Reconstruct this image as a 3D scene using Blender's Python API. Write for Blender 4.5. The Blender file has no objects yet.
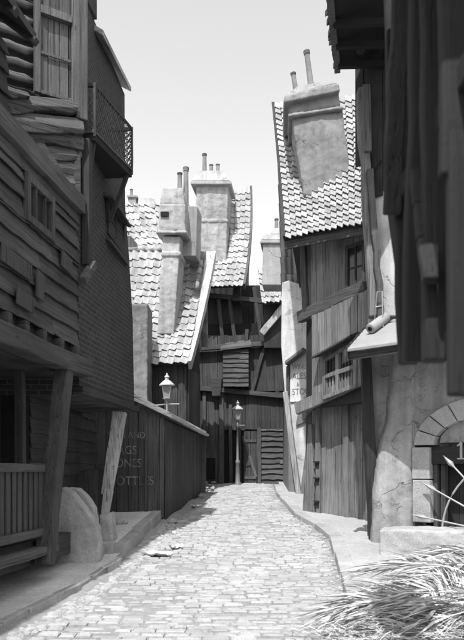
import bpy, bmesh, math, random
from mathutils import Vector as V
R = random.Random(7)
S = bpy.context.scene
COL = S.collection
F, CX, HY, EYE = 700.0, 232.0, 470.0, 1.6          # survey of the street: focal length and eye level
def P(px, py, Y): return V(((px-CX)/F*Y, Y, EYE+(HY-py)/F*Y))
def X(px, Y): return (px-CX)/F*Y
def Z(py, Y): return EYE+(HY-py)/F*Y
def lerp(pts, t):
    if t <= pts[0][0]: return pts[0][1]
    for (a, va), (b, vb) in zip(pts, pts[1:]):
        if t <= b: return va+(vb-va)*(t-a)/(b-a)
    return pts[-1][1]
def zr(Y):
    pts = [(-30,0),(6.2,0),(10,.15),(14.5,.5),(19,.9),(26,1.12),(40,1.2),(200,1.2)]
    return (lerp(pts,Y-.7)+lerp(pts,Y)*2+lerp(pts,Y+.7))/4
def xl(Y): return lerp([(-6,-2.7),(6.7,-2.2),(8.5,-1.86),(10,-1.67),(14.5,-1.47),(19,-.8),(25,-.9)],Y)
def xr(Y): return lerp([(-6,1.0),(6.5,1.22),(8.2,1.32),(12.3,1.70),(13.6,1.62),(15.2,1.34),(19,1.18),(25,1.45)],Y)

# ---------------------------------------------------------------- materials
MATS = {}
def mat(name, base, rough=.85, kind='plain', var=.25, bump=.3, scale=1.0, metal=0, worn=.35):
    if name in MATS: return MATS[name]
    m = bpy.data.materials.new(name); m.use_nodes = True
    nt = m.node_tree; N = nt.nodes; L = nt.links
    b = N['Principled BSDF']; b.inputs['Roughness'].default_value = rough; b.inputs['Metallic'].default_value = metal
    tc = N.new('ShaderNodeTexCoord'); geo = N.new('ShaderNodeNewGeometry')
    def noise(sc, detail=5, vec=None, rough_=.6):
        n = N.new('ShaderNodeTexNoise'); n.inputs['Scale'].default_value = sc; n.inputs['Detail'].default_value = detail
        n.inputs['Roughness'].default_value = rough_; L.new(vec or tc.outputs['Object'], n.inputs['Vector']); return n.outputs['Fac']
    def mapping(s):
        mp = N.new('ShaderNodeMapping'); mp.inputs['Scale'].default_value = s
        # each separate board gets its own stretch of grain
        ad = N.new('ShaderNodeVectorMath'); ad.operation = 'ADD'
        cb = N.new('ShaderNodeCombineXYZ'); mu = N.new('ShaderNodeMath'); mu.operation = 'MULTIPLY'; mu.inputs[1].default_value = 17
        L.new(geo.outputs['Random Per Island'], mu.inputs[0])
        for k in range(3): L.new(mu.outputs[0], cb.inputs[k])
        L.new(tc.outputs['Object'], ad.inputs[0]); L.new(cb.outputs[0], ad.inputs[1])
        L.new(ad.outputs[0], mp.inputs['Vector']); return mp.outputs[0]
    def mth(op, a, c):
        x = N.new('ShaderNodeMath'); x.operation = op
        for i, v in enumerate((a, c)):
            if isinstance(v, (int, float)): x.inputs[i].default_value = v
            else: L.new(v, x.inputs[i])
        return x.outputs[0]
    def remap(v, a, c, lo, hi):
        r = N.new('ShaderNodeMapRange'); L.new(v, r.inputs[0])
        for i, q in enumerate((a, c, lo, hi)): r.inputs[i+1].default_value = q
        return r.outputs[0]
    isl = remap(geo.outputs['Random Per Island'], 0, 1, 1-var, 1+var)
    h = None
    if kind in ('wood_v', 'wood_h'):
        s = (22*scale, 22*scale, .9*scale) if kind == 'wood_v' else (.9*scale, .9*scale, 24*scale)
        g = noise(1, 7, mapping(s), .65); big = noise(.9, 3); fine = noise(38, 3)
        v = mth('MULTIPLY', remap(g, .3, .7, 1-worn*1.2, 1+worn*1.1), remap(big, .3, .7, .72, 1.28))
        v = mth('MULTIPLY', v, remap(fine, .3, .7, .9, 1.1)); h = mth('ADD', g, mth('MULTIPLY', fine, .25))
        sc2 = (44*scale, 44*scale, 1.3*scale) if kind == 'wood_v' else (1.3*scale, 1.3*scale, 48*scale)
        cr = remap(noise(1, 2, mapping(sc2), .5), .60, .67, 0, 1)                      # drying splits
        kn = N.new('ShaderNodeTexVoronoi'); kn.inputs['Scale'].default_value = 1; L.new(mapping((5, 5, 2.2) if kind == 'wood_v' else (2.2, 2.2, 6)), kn.inputs['Vector'])
        kk = remap(kn.outputs['Distance'], .05, .13, 1, 0)                             # knots
        v = mth('MULTIPLY', v, mth('SUBTRACT', 1, mth('MULTIPLY', mth('MAXIMUM', cr, kk), .55)))
        h = mth('SUBTRACT', h, mth('MULTIPLY', cr, .8))
    elif kind == 'plaster':
        big = noise(1.3*scale, 6, None, .68); fine = noise(30*scale, 5); streak = noise(1, 5, mapping((7, 7, .7)))
        v = mth('MULTIPLY', remap(big, .3, .72, 1-worn, 1+worn*.5), remap(fine, .3, .7, .9, 1.08))
        v = mth('MULTIPLY', v, remap(streak, .35, .75, 1.08, 1-worn*.8)); h = mth('ADD', big, mth('MULTIPLY', fine, .5))
        wob = N.new('ShaderNodeTexNoise'); wob.inputs['Scale'].default_value = 4; wob.inputs['Detail'].default_value = 4; L.new(tc.outputs['Object'], wob.inputs['Vector'])
        wv = N.new('ShaderNodeVectorMath'); wv.operation = 'SCALE'; wv.inputs['Scale'].default_value = .35; L.new(wob.outputs['Color'], wv.inputs[0])
        wa = N.new('ShaderNodeVectorMath'); wa.operation = 'ADD'; L.new(tc.outputs['Object'], wa.inputs[0]); L.new(wv.outputs[0], wa.inputs[1])
        vo = N.new('ShaderNodeTexVoronoi'); vo.feature = 'DISTANCE_TO_EDGE'; vo.inputs['Scale'].default_value = 1.5*scale; L.new(wa.outputs[0], vo.inputs['Vector'])
        ck = mth('MULTIPLY', remap(vo.outputs['Distance'], .004, .016, 1, 0), remap(noise(1.7, 3), .48, .6, 0, 1))          # hairline cracks
        lost = remap(noise(1.9*scale, 6, None, .72), .60, .64, 0, 1)                    # patches where the skin has come away
        v = mth('MULTIPLY', v, mth('SUBTRACT', 1, mth('ADD', mth('MULTIPLY', ck, .5), mth('MULTIPLY', lost, .28))))
        h = mth('SUBTRACT', h, mth('ADD', mth('MULTIPLY', ck, .8), mth('MULTIPLY', lost, .7)))
    elif kind == 'stone':
        big = noise(2.2*scale, 6, None, .7); fine = noise(45*scale, 4); spot = noise(9*scale, 4, None, .7)
        v = mth('MULTIPLY', remap(big, .3, .7, 1-worn, 1+worn*.7), remap(fine, .3, .7, .82, 1.15))
        v = mth('MULTIPLY', v, remap(spot, .55, .75, 1.0, .72)); h = mth('ADD', big, mth('MULTIPLY', fine, .6))
    elif kind == 'brick':
        cb = N.new('ShaderNodeCombineXYZ'); sp = N.new('ShaderNodeSeparateXYZ'); L.new(tc.outputs['Object'], sp.inputs[0])
        L.new(mth('ADD', sp.outputs[0], sp.outputs[1]), cb.inputs[0]); L.new(sp.outputs[2], cb.inputs[1])
        w = N.new('ShaderNodeVectorMath'); w.operation = 'ADD'
        nz = N.new('ShaderNodeTexNoise'); nz.inputs['Scale'].default_value = 3; L.new(tc.outputs['Object'], nz.inputs['Vector'])
        sc = N.new('ShaderNodeVectorMath'); sc.operation = 'SCALE'; sc.inputs['Scale'].default_value = .03; L.new(nz.outputs['Color'], sc.inputs[0])
        L.new(cb.outputs[0], w.inputs[0]); L.new(sc.outputs[0], w.inputs[1])
        br = N.new('ShaderNodeTexBrick'); L.new(w.outputs[0], br.inputs['Vector'])
        br.inputs['Scale'].default_value = 1; br.inputs['Brick Width'].default_value = .23; br.inputs['Row Height'].default_value = .078
        br.inputs['Mortar Size'].default_value = .012; br.inputs['Mortar Smooth'].default_value = .4
        br.inputs['Color1'].default_value = (.75,.75,.75,1); br.inputs['Color2'].default_value = (1.25,1.25,1.25,1); br.inputs['Mortar'].default_value = (2.6,2.6,2.6,1)
        big = noise(.8, 5, None, .7)
        v = mth('MULTIPLY', br.outputs['Color'], remap(big, .3, .7, .6, 1.4)); v = mth('MULTIPLY', v, remap(noise(40, 4), .3, .7, .85, 1.15))
        h = mth('SUBTRACT', noise(40, 4), br.outputs['Fac'])
    elif kind == 'ground':
        big = noise(.7*scale, 6, None, .7); fine = noise(18*scale, 6, None, .7)
        v = mth('MULTIPLY', remap(big, .3, .7, 1-worn, 1+worn), remap(fine, .3, .7, .78, 1.2)); h = fine
    else:
        big = noise(3*scale, 5, None, .7); v = remap(big, .3, .7, 1-worn, 1+worn); h = big
    v = mth('MULTIPLY', mth('MULTIPLY', v, isl), base)
    v = mth('MINIMUM', mth('MAXIMUM', v, .004), .86)
    L.new(v, b.inputs['Base Color'])
    bp = N.new('ShaderNodeBump'); bp.inputs['Strength'].default_value = bump; bp.inputs['Distance'].default_value = .02
    L.new(h, bp.inputs['Height']); L.new(bp.outputs[0], b.inputs['Normal'])
    MATS[name] = m; return m
def glass(name='window_glass'):
    if name in MATS: return MATS[name]
    m = mat(name, .03, .12, 'plain', .3, .05); return m

M = dict(
 tar_v=mat('tarred_boards_upright', .022, .8, 'wood_v', .3, .5), tar_h=mat('tarred_boards_level', .03, .8, 'wood_h', .3, .5),
 dark=mat('shade_black', .008, .95, 'plain', .1, .2),  # near-black colour standing in for shade in recesses and on undersides
 old_v=mat('weathered_boards_upright', .08, .85, 'wood_v', .32, .6), old_h=mat('weathered_boards_level', .075, .85, 'wood_h', .3, .6),
 mid_h=mat('brown_clapboards', .05, .85, 'wood_h', .28, .6), mid_v=mat('brown_boards_upright', .052, .85, 'wood_v', .3, .6),
 pale_v=mat('bleached_timber_upright', .38, .85, 'wood_v', .2, .6), pale_h=mat('bleached_timber_level', .36, .85, 'wood_h', .2, .5),
 wall_v=mat('grey_tavern_boards', .18, .85, 'wood_v', .3, .5, worn=.3),
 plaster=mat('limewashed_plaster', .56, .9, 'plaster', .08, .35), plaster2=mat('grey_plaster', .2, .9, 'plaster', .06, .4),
 render_=mat('chimney_render', .36, .9, 'plaster', .05, .35, worn=.3), rdark=mat('old_chimney_render', .33, .9, 'plaster', .05, .4),
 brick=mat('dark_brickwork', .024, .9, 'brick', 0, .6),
 stone=mat('rubbed_stone', .36, .9, 'stone', .1, .5), ashlar=mat('jamb_stone', .40, .9, 'stone', .12, .7, worn=.3),
 stoop=mat('stained_stone', .36, .9, 'stone', .06, .5, worn=.4),
 tile=mat('clay_pantiles', .33, .85, 'stone', .22, .35, worn=.3), tdark=mat('sooted_pantiles', .25, .85, 'stone', .3, .35),
 pot=mat('chimney_pot_clay', .20, .85, 'stone', .2, .3), lead=mat('sheet_lead', .26, .8, 'plain', .1, .15, worn=.15),
 iron=mat('black_iron', .03, .5, 'plain', .1, .2), ironp=mat('painted_iron', .32, .55, 'plain', .1, .2, worn=.2), green=mat('lamp_post_paint', .16, .5, 'plain', .1, .2),
 white=mat('white_paint', .38, .7, 'plain', .05, .1, worn=.12), letter=mat('faded_letter_paint', .14, .9, 'ground', .1, .1, 5, worn=.95),
 sett=mat('granite_setts', .335, .85, 'stone', .11, .5, 1.2, worn=.22), dirt=mat('road_dirt', .25, .95, 'ground', 0, .8, worn=.25),
 pave=mat('trodden_pavement', .48, .95, 'ground', 0, .5, worn=.3), pavel=mat('pale_pavement', .34, .95, 'ground', 0, .4, worn=.16),
 kerb=mat('kerb_stone', .34, .9, 'stone', .12, .5, worn=.25), kerbd=mat('worn_kerb', .30, .9, 'stone', .12, .6),
 straw=mat('dry_palm_leaf', .43, .8, 'plain', .45, .1), straw2=mat('dry_palm_stem', .33, .8, 'plain', .25, .2), paper=mat('scrap_paper', .75, .8, 'plain', .05, .1, worn=.1),
 glass=glass(), trender=mat('tavern_chimney_render', .25, .9, 'plaster', .05, .35, worn=.3), ashade=mat('shaded_plaster', .115, .9, 'plaster', .06, .5, worn=.4), colp=mat('column_plaster', .33, .9, 'plaster', .06, .5, worn=.4),  # ashade: unused darker plaster, the doorway wall's shade put into its colour
 pitch=mat('pitch_black_boards', .010, .85, 'wood_v', .35, .5), sunlit=mat('sunlit_batten', .62, .85, 'wood_h', .12, .4, worn=.2), sletter=mat('worn_sign_paint', .2, .9, 'ground', .1, .1, 4, worn=.7), sboard=mat('sign_board_paint', .68, .9, 'plaster', .05, .3, worn=.3),  # batten colour lightened to stand in for sun on the shed eave
 av=mat('alley_boards_upright', .05, .85, 'wood_v', .35, .6), ah=mat('alley_boards_level', .075, .85, 'wood_h', .3, .6))
_lg = mat('lantern_glass', .28, .25, 'plain', .05, .03, worn=.15)

# ---------------------------------------------------------------- mesh builder
class MB:
    def __init__(s): s.v = []; s.f = []
    def add(s, vs, fs):
        o = len(s.v); s.v += [tuple(q) for q in vs]; s.f += [tuple(o+i for i in f) for f in fs]
    def hexa(s, b, t):                       # two rings of equal length
        n = len(b); vs = list(b)+list(t)
        s.add(vs, [tuple(range(n))[::-1], tuple(range(n, 2*n))]+[(i, (i+1) % n, n+(i+1) % n, n+i) for i in range(n)])
    def box(s, x0, x1, y0, y1, z0, z1):
        s.hexa([(x0,y0,z0),(x1,y0,z0),(x1,y1,z0),(x0,y1,z0)], [(x0,y0,z1),(x1,y0,z1),(x1,y1,z1),(x0,y1,z1)])
    def fbox(s, f, u0, u1, z0, z1, n0, n1):
        s.hexa([f(u0,z0,n0),f(u1,z0,n0),f(u1,z0,n1),f(u0,z0,n1)], [f(u0,z1,n0),f(u1,z1,n0),f(u1,z1,n1),f(u0,z1,n1)])
    def fpoly(s, f, uz, n0, n1):
        s.hexa([f(u,z,n0) for u,z in uz], [f(u,z,n1) for u,z in uz])
    def extr(s, pts, vec):
        vec = V(vec); s.hexa([V(p) for p in pts], [V(p)+vec for p in pts])
    def beam(s, p0, p1, w, d, ref=(0,-1,0), seg=5, jit=.012, taper=1.0):
        p0, p1 = V(p0), V(p1); t = (p1-p0).normalized(); ref = V(ref)
        a = t.cross(ref).normalized(); b = a.cross(t).normalized()
        rings = []
        for i in range(seg+1):
            k = i/seg; c = p0.lerp(p1, k)+a*R.uniform(-jit, jit)+b*R.uniform(-jit, jit); g = 1+(taper-1)*k
            ww, dd = w/2*g*R.uniform(1-jit*4, 1+jit*4), d/2*g
            rings.append([c-a*ww-b*dd, c+a*ww-b*dd, c+a*ww+b*dd, c-a*ww+b*dd])
        s.loft(rings)
    def loft(s, rings, cap=True):
        n = len(rings[0]); vs = [q for r in rings for q in r]; fs = []
        for i in range(len(rings)-1):
            for j in range(n): fs.append((i*n+j, i*n+(j+1) % n, (i+1)*n+(j+1) % n, (i+1)*n+j))
        if cap: fs += [tuple(range(n))[::-1], tuple((len(rings)-1)*n+j for j in range(n))]
        s.add(vs, fs)
    def tube(s, pts, r, seg=8):
        pts = [V(p) for p in pts]; rings = []
        for i, p in enumerate(pts):
            t = (pts[min(i+1, len(pts)-1)]-pts[max(i-1, 0)]).normalized()
            ref = V((0,0,1)) if abs(t.z) < .9 else V((1,0,0))
            a = t.cross(ref).normalized(); b = a.cross(t)
            rr = r[i] if isinstance(r, (list, tuple)) else r
            rings.append([p+a*rr*math.cos(k*2*math.pi/seg)+b*rr*math.sin(k*2*math.pi/seg) for k in range(seg)])
        s.loft(rings)
    def lathe(s, c, prof, seg=16, phase=0):
        s.loft([[(c[0]+r*math.cos(phase+k*2*math.pi/seg), c[1]+r*math.sin(phase+k*2*math.pi/seg), c[2]+z) for k in range(seg)] for r, z in prof])
    def build(s, name, m, parent=None, bevel=0, smooth=False):
        me = bpy.data.meshes.new(name)
        o = bpy.data.objects.new(name, me); COL.objects.link(o)
        off = V((0,0,0)); q = parent
        if parent:
            o.parent = parent
            while q: off += q.location; q = q.parent
        me.from_pydata([tuple(V(v)-off) for v in s.v], [], s.f)
        bm = bmesh.new(); bm.from_mesh(me); bmesh.ops.recalc_face_normals(bm, faces=bm.faces); bm.to_mesh(me); bm.free()
        for mm in (m if isinstance(m, (list, tuple)) else [m]): me.materials.append(mm)
        if smooth:
            for p in me.polygons: p.use_smooth = True
        if bevel:
            b = o.modifiers.new('edge', 'BEVEL'); b.width = bevel; b.segments = 2; b.limit_method = 'ANGLE'; b.angle_limit = .6
        return o
def rough(o, strength=.03, size=.25, lv=4):
    m = o.modifiers.new('cut', 'REMESH'); m.mode = 'VOXEL'; m.voxel_size = .022; m.use_smooth_shade = True
    t = bpy.data.textures.get('lumps%g' % size) or bpy.data.textures.new('lumps%g' % size, 'CLOUDS'); t.noise_scale = size; t.noise_depth = 3
    d = o.modifiers.new('lumps', 'DISPLACE'); d.texture = t; d.strength = strength; d.mid_level = .5; d.texture_coords = 'GLOBAL'
    return o
class Fr:                                     # a wall line, left to right as seen from the street; n points to the street
    def __init__(s, a, b):
        s.a = V((a[0], a[1], 0)); d = V((b[0]-a[0], b[1]-a[1], 0)); s.L = d.length; s.d = d.normalized(); s.nv = V((s.d.y, -s.d.x, 0))
    def __call__(s, u, z, n=0): return s.a+s.d*u+s.nv*n+V((0,0,z))
    def u(s, px, n=0):
        k = (px-CX)/F; o = s.a+s.nv*n; return (k*o.y-o.x)/(s.d.x-k*s.d.y)
    def Y(s, px, n=0): return (s.a+s.d*s.u(px, n)+s.nv*n).y
    def z(s, px, py, n=0): return EYE+(HY-py)/F*s.Y(px, n)
    def uz(s, px, py, n=0): return s.u(px, n), s.z(px, py, n)
def tag(o, label=None, cat=None, group=None, kind=None):
    for k, v in (('label', label), ('category', cat), ('group', group), ('kind', kind)):
        if v: o[k] = v
    return o
def thing(name, label, cat, loc, group=None):
    o = bpy.data.objects.new(name, None); COL.objects.link(o); o.location = loc; o.empty_display_size = .3
    return tag(o, label, cat, group)
def ev(q, *a): return q(*a) if callable(q) else q
def vboards(mb, f, u0, u1, z0, z1, n, w=.18, th=.025, jz=.03, gap=.008, lean=.01):
    u = u0
    while u < u1-.02:
        ww = min(w*R.uniform(.7, 1.3), u1-u); k = u+ww/2; a, b = ev(z0, k)+R.uniform(-jz, jz)*.4, ev(z1, k)+R.uniform(-jz, jz)
        o = n+R.uniform(0, .012); l = R.uniform(-lean, lean)
        mb.hexa([f(u+gap/2,a,o),f(u+ww-gap/2,a,o),f(u+ww-gap/2,a,o+th),f(u+gap/2,a,o+th)],
                [f(u+gap/2+l,b,o),f(u+ww-gap/2+l,b,o),f(u+ww-gap/2+l,b,o+th),f(u+gap/2+l,b,o+th)]); u += ww
def clap(mb, f, u0, u1, z0, z1, n, h=.22, th=.03, wav=.012, piece=2.2, over=.03):
    z = z0
    while z < z1-.03:
        hh = min(h*R.uniform(.88, 1.12), z1-z+.02); u = u0+R.uniform(-.0, .0)
        while u < u1-.02:
            e = min(u1, u+piece*R.uniform(.5, 1.3))
            if u1-e < .25: e = u1
            k = max(2, int((e-u)/.16)); rings = []
            dz = R.uniform(-.015, .015)
            for i in range(k+1):
                t = u+(e-u)*i/k-(.004 if i == k else 0); zz = z+dz*i/k+R.uniform(-wav, wav); o = n+R.uniform(0, .006)
                rings.append([f(t, zz, o+over), f(t, zz, o+over+th), f(t, z+hh+.03, o+th*.5), f(t, z+hh+.03, o)])
            mb.loft(rings); u = e
        z += hh
def pantiles(mb, TL, TR, BR, BL, cols, rows, amp=.03, sag=0.0, jit=.014, nrm=None, bend=0.0):
    TL, TR, BR, BL = map(V, (TL, TR, BR, BL)); nn = (TR-TL).cross(BL-TL).normalized()
    if nn.z < 0: nn = -nn
    ph = R.random()*6
    def pt(s, t):
        p = (TL.lerp(TR, s)).lerp(BL.lerp(BR, s), t)
        return p-nn*(sag*4*t*(1-t))+nn*(.03*math.sin(3*s+ph)*math.sin(3.1*t))+V(((bend*4*t*(1-t)), 0, 0))
    K = 6
    for j in range(rows):
        for i in range(cols):
            js, jn, jt = R.uniform(-jit, jit)*1.6, R.uniform(-jit, jit)*.7, R.uniform(-.12, .12)/rows; sk = R.uniform(-jit, jit)*2.5/cols
            if R.random() < .02: jt += R.uniform(.1, .35)/rows; sk *= 4
            tw = R.uniform(-jit, jit)
            t0, t1 = j/rows-.004, (j+1.22)/rows+jt; up, lo, lip = [], [], []
            for k in range(K+1):
                q = k/K; s = (i+q*1.08-.04)/cols; hgt = amp*(math.sin(q*2*math.pi+.5)+.35*math.sin(q*4*math.pi+.9))+amp
                s2 = s+js/cols
                up.append(pt(s2, t0)+nn*(hgt*.85-.012)); e = pt(s2+sk, t1+R.uniform(-.012, .012)/rows)+nn*(hgt+.028+jn+tw*(q-.5)*2)
                lo.append(e); lip.append(e-nn*.028+(TL-BL).normalized()*.004)
            mb.add(up+lo+lo+lip, [(k, k+1, K+2+k, K+1+k) for k in range(K)]+[(2*K+2+k, 2*K+3+k, 3*K+4+k, 3*K+3+k) for k in range(K)])
def roof(par, TL, TR, BR, BL, cols, rows, m=None, name='roof_tiles', th=.09, deckm=None, **kw):
    mb = MB(); pantiles(mb, TL, TR, BR, BL, cols, rows, **kw); o = mb.build(name, m or M['tile'], par, smooth=True)
    d = MB(); TL, TR, BR, BL = map(V, (TL, TR, BR, BL)); nn = (TR-TL).cross(BL-TL).normalized()
    if nn.z < 0: nn = -nn
    sg = kw.get('sag', 0)*1.0; n = 6; rr = []
    for i in range(n+1):
        t = i/n; dn = nn*(-.02-sg*4*t*(1-t)); bx = V((kw.get('bend', 0)*4*t*(1-t), 0, 0)); l, r = TL.lerp(BL, t)+dn+bx, TR.lerp(BR, t)+dn+bx
        rr.append([l, r, r-nn*th, l-nn*th])
    d.loft(rr); d.build('roof_deck', deckm or M['tar_h'], par); return o
def text(body, size, f, u, z, n, m, par, name='lettering', ext=.003, align='LEFT', sx=1.0):
    c = bpy.data.curves.new(name, 'FONT'); c.body = body; c.size = size; c.extrude = ext; c.align_x = align
    t = bpy.data.objects.new('tmp', c); COL.objects.link(t); bpy.context.view_layer.update()
    me = bpy.data.meshes.new_from_object(t.evaluated_get(bpy.context.evaluated_depsgraph_get())); bpy.data.objects.remove(t)
    off = par.location
    for v in me.vertices:
        q = f(u+v.co.x*sx, z+v.co.y, n+v.co.z); v.co = q-off
    o = bpy.data.objects.new(name, me); COL.objects.link(o); o.parent = par; me.materials.clear(); me.materials.append(m)
    return o
def window(par, f, u0, u1, z0, z1, n, m, cols=2, rows=2, fw=.06, name='window', pm=None, depth=.05):
    mb = MB(); g = .003
    mb.fbox(f, u0, u0+fw, z0, z1, n, n+depth); mb.fbox(f, u1-fw, u1, z0, z1, n, n+depth)
    mb.fbox(f, u0+fw, u1-fw, z1-fw, z1, n, n+depth-g); mb.fbox(f, u0+fw, u1-fw, z0, z0+fw, n, n+depth-g)
    for c in range(1, cols):
        u = u0+(u1-u0)*c/cols; mb.fbox(f, u-.014, u+.014, z0+fw, z1-fw, n+.006, n+depth-.012)
    for r in range(1, rows):
        z = z0+(z1-z0)*r/rows; mb.fbox(f, u0+fw, u1-fw, z-.014, z+.014, n+.008, n+depth-.016)
    w = mb.build(name, m, par, bevel=.004)
    p = MB(); p.fbox(f, u0+fw*.5, u1-fw*.5, z0+fw*.5, z1-fw*.5, n+.004, n+.012); p.build('pane', pm or M['glass'], w)
    return w
def body(par, pts, z0, z1, m, name='wall'):
    mb = MB(); mb.hexa([(x, y, z0) for x, y in pts], [(x, y, z1) for x, y in pts]); return mb.build(name, m, par)

# ---------------------------------------------------------------- the ground
def strip(name, m, ys, xa, xb, dz, n=6, rough=.006, thick=None):
    mb = MB(); vs = []; fs = []
    for y in ys:
        a, b = xa(y), xb(y)
        for i in range(n+1): vs.append((a+(b-a)*i/n, y, zr(y)+dz+R.uniform(-rough, rough)))
    for j in range(len(ys)-1):
        for i in range(n): k = j*(n+1)+i; fs.append((k, k+1, k+n+2, k+n+1))
    mb.add(vs, fs); o = mb.build(name, m, None, smooth=True); tag(o, kind='structure'); return o
def fr_(a, b, st): return [a+(b-a)*i/int((b-a)/st) for i in range(int((b-a)/st)+1)]
g = MB(); ys = [-60,-30,-10]+fr_(-4, 40, .5)+[60,100,300]; xs = [-300,-80,-20,-6,-3,3,6,20,80,300]
g.add([(x, y, zr(y)-.05) for y in ys for x in xs], [(j*10+i, j*10+i+1, j*10+i+11, j*10+i+10) for j in range(len(ys)-1) for i in range(9)])
tag(g.build('ground', M['dirt']), kind='structure')
strip('road', M['dirt'], fr_(-4, 25.4, .2), lambda y: xl(y)-.05, lambda y: xr(y)+.05, .012, 20, .007)
st = MB(); y = 4.6
while y < 25.2:
    d = R.uniform(.115, .15); x = xl(y)+.28+R.uniform(0, .12)
    while x < xr(y)-.18:
        w = R.uniform(.15, .27)*(1.15 if R.random() < .3 else 1)
        if R.random() > .035:
            h = .034+R.uniform(-.014, .012)+.012*math.sin(x*2.3+y*.9)*math.sin(y*1.7-x)-.012*abs(x-.0)/1.7; i = R.uniform(.014, .030); q = R.uniform(-.010, .010); e = R.uniform(-.012, .012)
            gp = R.uniform(.005, .012); x0, x1, y0, y1 = x+gp, x+w-gp, y+gp+e, y+d-gp+e
            c = [(x0,y0),(x1,y0),(x1,y1),(x0,y1)]; t = [(x0+i,y0+i),(x1-i,y0+i*R.uniform(.6,1.3)),(x1-i,y1-i),(x0+i,y1-i)]
            A = [(a, b, zr(b)-.01) for a, b in c]; B = [(a, b, zr(b)+h-.010) for a, b in c]; T = [(a, b, zr(b)+h+(q if k < 2 else -q)) for k, (a, b) in enumerate(t)]
            o = len(st.v); st.v += A+B+T
            st.f += [(o+k, o+(k+1) % 4, o+4+(k+1) % 4, o+4+k) for k in range(4)]+[(o+4+k, o+4+(k+1) % 4, o+8+(k+1) % 4, o+8+k) for k in range(4)]+[(o+8, o+9, o+10, o+11)]
        x += w
    y += d
tag(st.build('road_setts', M['sett'], None), kind='structure')
# left pavement, lower length and higher length beyond the stoop
strip('pavement_left', M['pave'], fr_(-4, 10.75, .25), lambda y: -4.6, lambda y: xl(y)-.01, .12, 14, .005)
strip('pavement_left_upper', M['pave'], fr_(10.7, 15.2, .25), lambda y: -4.2, lambda y: xl(y)-.16, .235, 10, .005)
strip('pavement_alley', M['pavel'], fr_(18.0, 25.2, .3), lambda y: -2.5, lambda y: xl(y)-.05, .12, 8, .008)
strip('pavement_right', M['pavel'], fr_(-4, 24.8, .25), lambda y: xr(y)+.2, lambda y: 6.5, .10, 16, .005)
def kerb(name, ys, xf, w, dz, m, side, L=.75):
    mb = MB(); y = ys[0]
    while y < ys[1]-.1:
        e = min(ys[1], y+L*R.uniform(.7, 1.3)); j = R.uniform(-.014, .014); h = dz+R.uniform(-.008, .008); a, b = y+.006, e-.006
        def cs(yy): x = xf(yy)+j; return [(x, yy), (x+side*w, yy)]
        (p, q), (r, s_) = cs(a), cs(b)
        k = .02*side
        mb.hexa([(p[0],p[1],zr(a)-.05),(q[0],q[1],zr(a)-.05),(s_[0],s_[1],zr(b)-.05),(r[0],r[1],zr(b)-.05)],
                [(p[0]+k,p[1]+.008,zr(a)+h),(q[0],q[1]+.008,zr(a)+h),(s_[0],s_[1]-.008,zr(b)+h),(r[0]+k,r[1]-.008,zr(b)+h)]); y = e
    tag(mb.build(name, m, None, bevel=.012), kind='structure')
kerb('kerb_right', (-2, 23), xr, .24, .115, M['kerb'], 1)
kerb('kerb_left', (-2, 10.7), lambda y: xl(y)+.02+.02*math.sin(y*3.1), .11, .125, M['kerbd'], -1, .55)
kerb('kerb_left_upper', (10.7, 14.55), lambda y: xl(y)+.01, .20, .25, M['kerbd'], -1, 1.3)

# ---------------------------------------------------------------- left: clapboard house with veranda
f = Fr((-3.10, 3.6), (-2.24, 10.0))
h = thing('clapboard_house', 'dark clapboard house with slatted veranda under its overhanging upper floor', 'house', f(3, zr(7), -1))
body(h, [f(0,0,-.03)[:2], f(f.L,0,-.03)[:2], f(f.L,0,-3)[:2], f(0,0,-3)[:2]], 2.92, 5.35, M['tar_h'], 'upper_wall')
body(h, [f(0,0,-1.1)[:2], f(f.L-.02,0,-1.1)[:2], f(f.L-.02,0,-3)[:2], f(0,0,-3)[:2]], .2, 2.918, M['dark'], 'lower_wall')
wl = (f.u(21), f.u(49))
mb = MB(); zw0, zw1 = f.z(36, 232), f.z(36, 186)
clap(mb, f, 0, f.L+.02, 3.36, zw0-.0, 0, .225, .022, .010, 1.5, .04)
clap(mb, f, 0, wl[0]-.02, zw0, zw1, 0, .225, .022, .010, 1.6, .04); clap(mb, f, wl[1]+.02, f.L+.02, zw0, zw1, 0, .225, .022, .010, 1.6, .04)
clap(mb, f, 0, f.L+.02, zw1, 5.38, 0, .225, .022, .010, 1.6, .04)
mb.build('clapboards', M['mid_h'], h, bevel=.005)
for px, py, w, hh in ((33, 285, .26, .34), (18, 300, .5, .2), (9, 262, .8, .2), (60, 262, .4, .22)):
    mb = MB(); u, z = f.uz(px, py); mb.fpoly(f, [(u-w/2, z-hh/2), (u+w/2-.04, z-hh/2-.02), (u+w/2, z+hh/2-.03), (u-w/2+.03, z+hh/2)], .085, .105); mb.build('board_patch', M['mid_v'], h, bevel=.004)
window(h, f, wl[0], wl[1], zw0, zw1, .02, M['mid_v'], 3, 1, .09, pm=M['dark'], depth=.07)
mb = MB(); mb.beam(f(-.1, 5.42, .06), f(f.L+.1, 5.40, .06), .10, .24, (0,0,1), 12, .012); mb.build('ledge', M['old_h'], h, bevel=.01)
mb = MB(); mb.beam(f(0, 3.02, .12), f(f.L+.05, 3.05, .12), .22, .24, (0,0,1), 12, .012); mb.build('beam', M['mid_h'], h, bevel=.015)
for px in (2, 20, 38, 56, 72): u = f.u(px); mb = MB(); mb.fbox(f, u-.06, u+.06, 3.17, 3.34, -.5, .1); mb.build('joist_end', M['mid_h'], h, bevel=.01)
pt = f(f.u(46), 0, .03); base = .52
mb = MB(); mb.beam(f(f.u(45,.1), .42, .1), f(f.u(64,.1), 2.93, .1), .24, .2, f.nv, 8, .012, .95); mb.build('veranda_post', M['mid_v'], h, bevel=.02)
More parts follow.
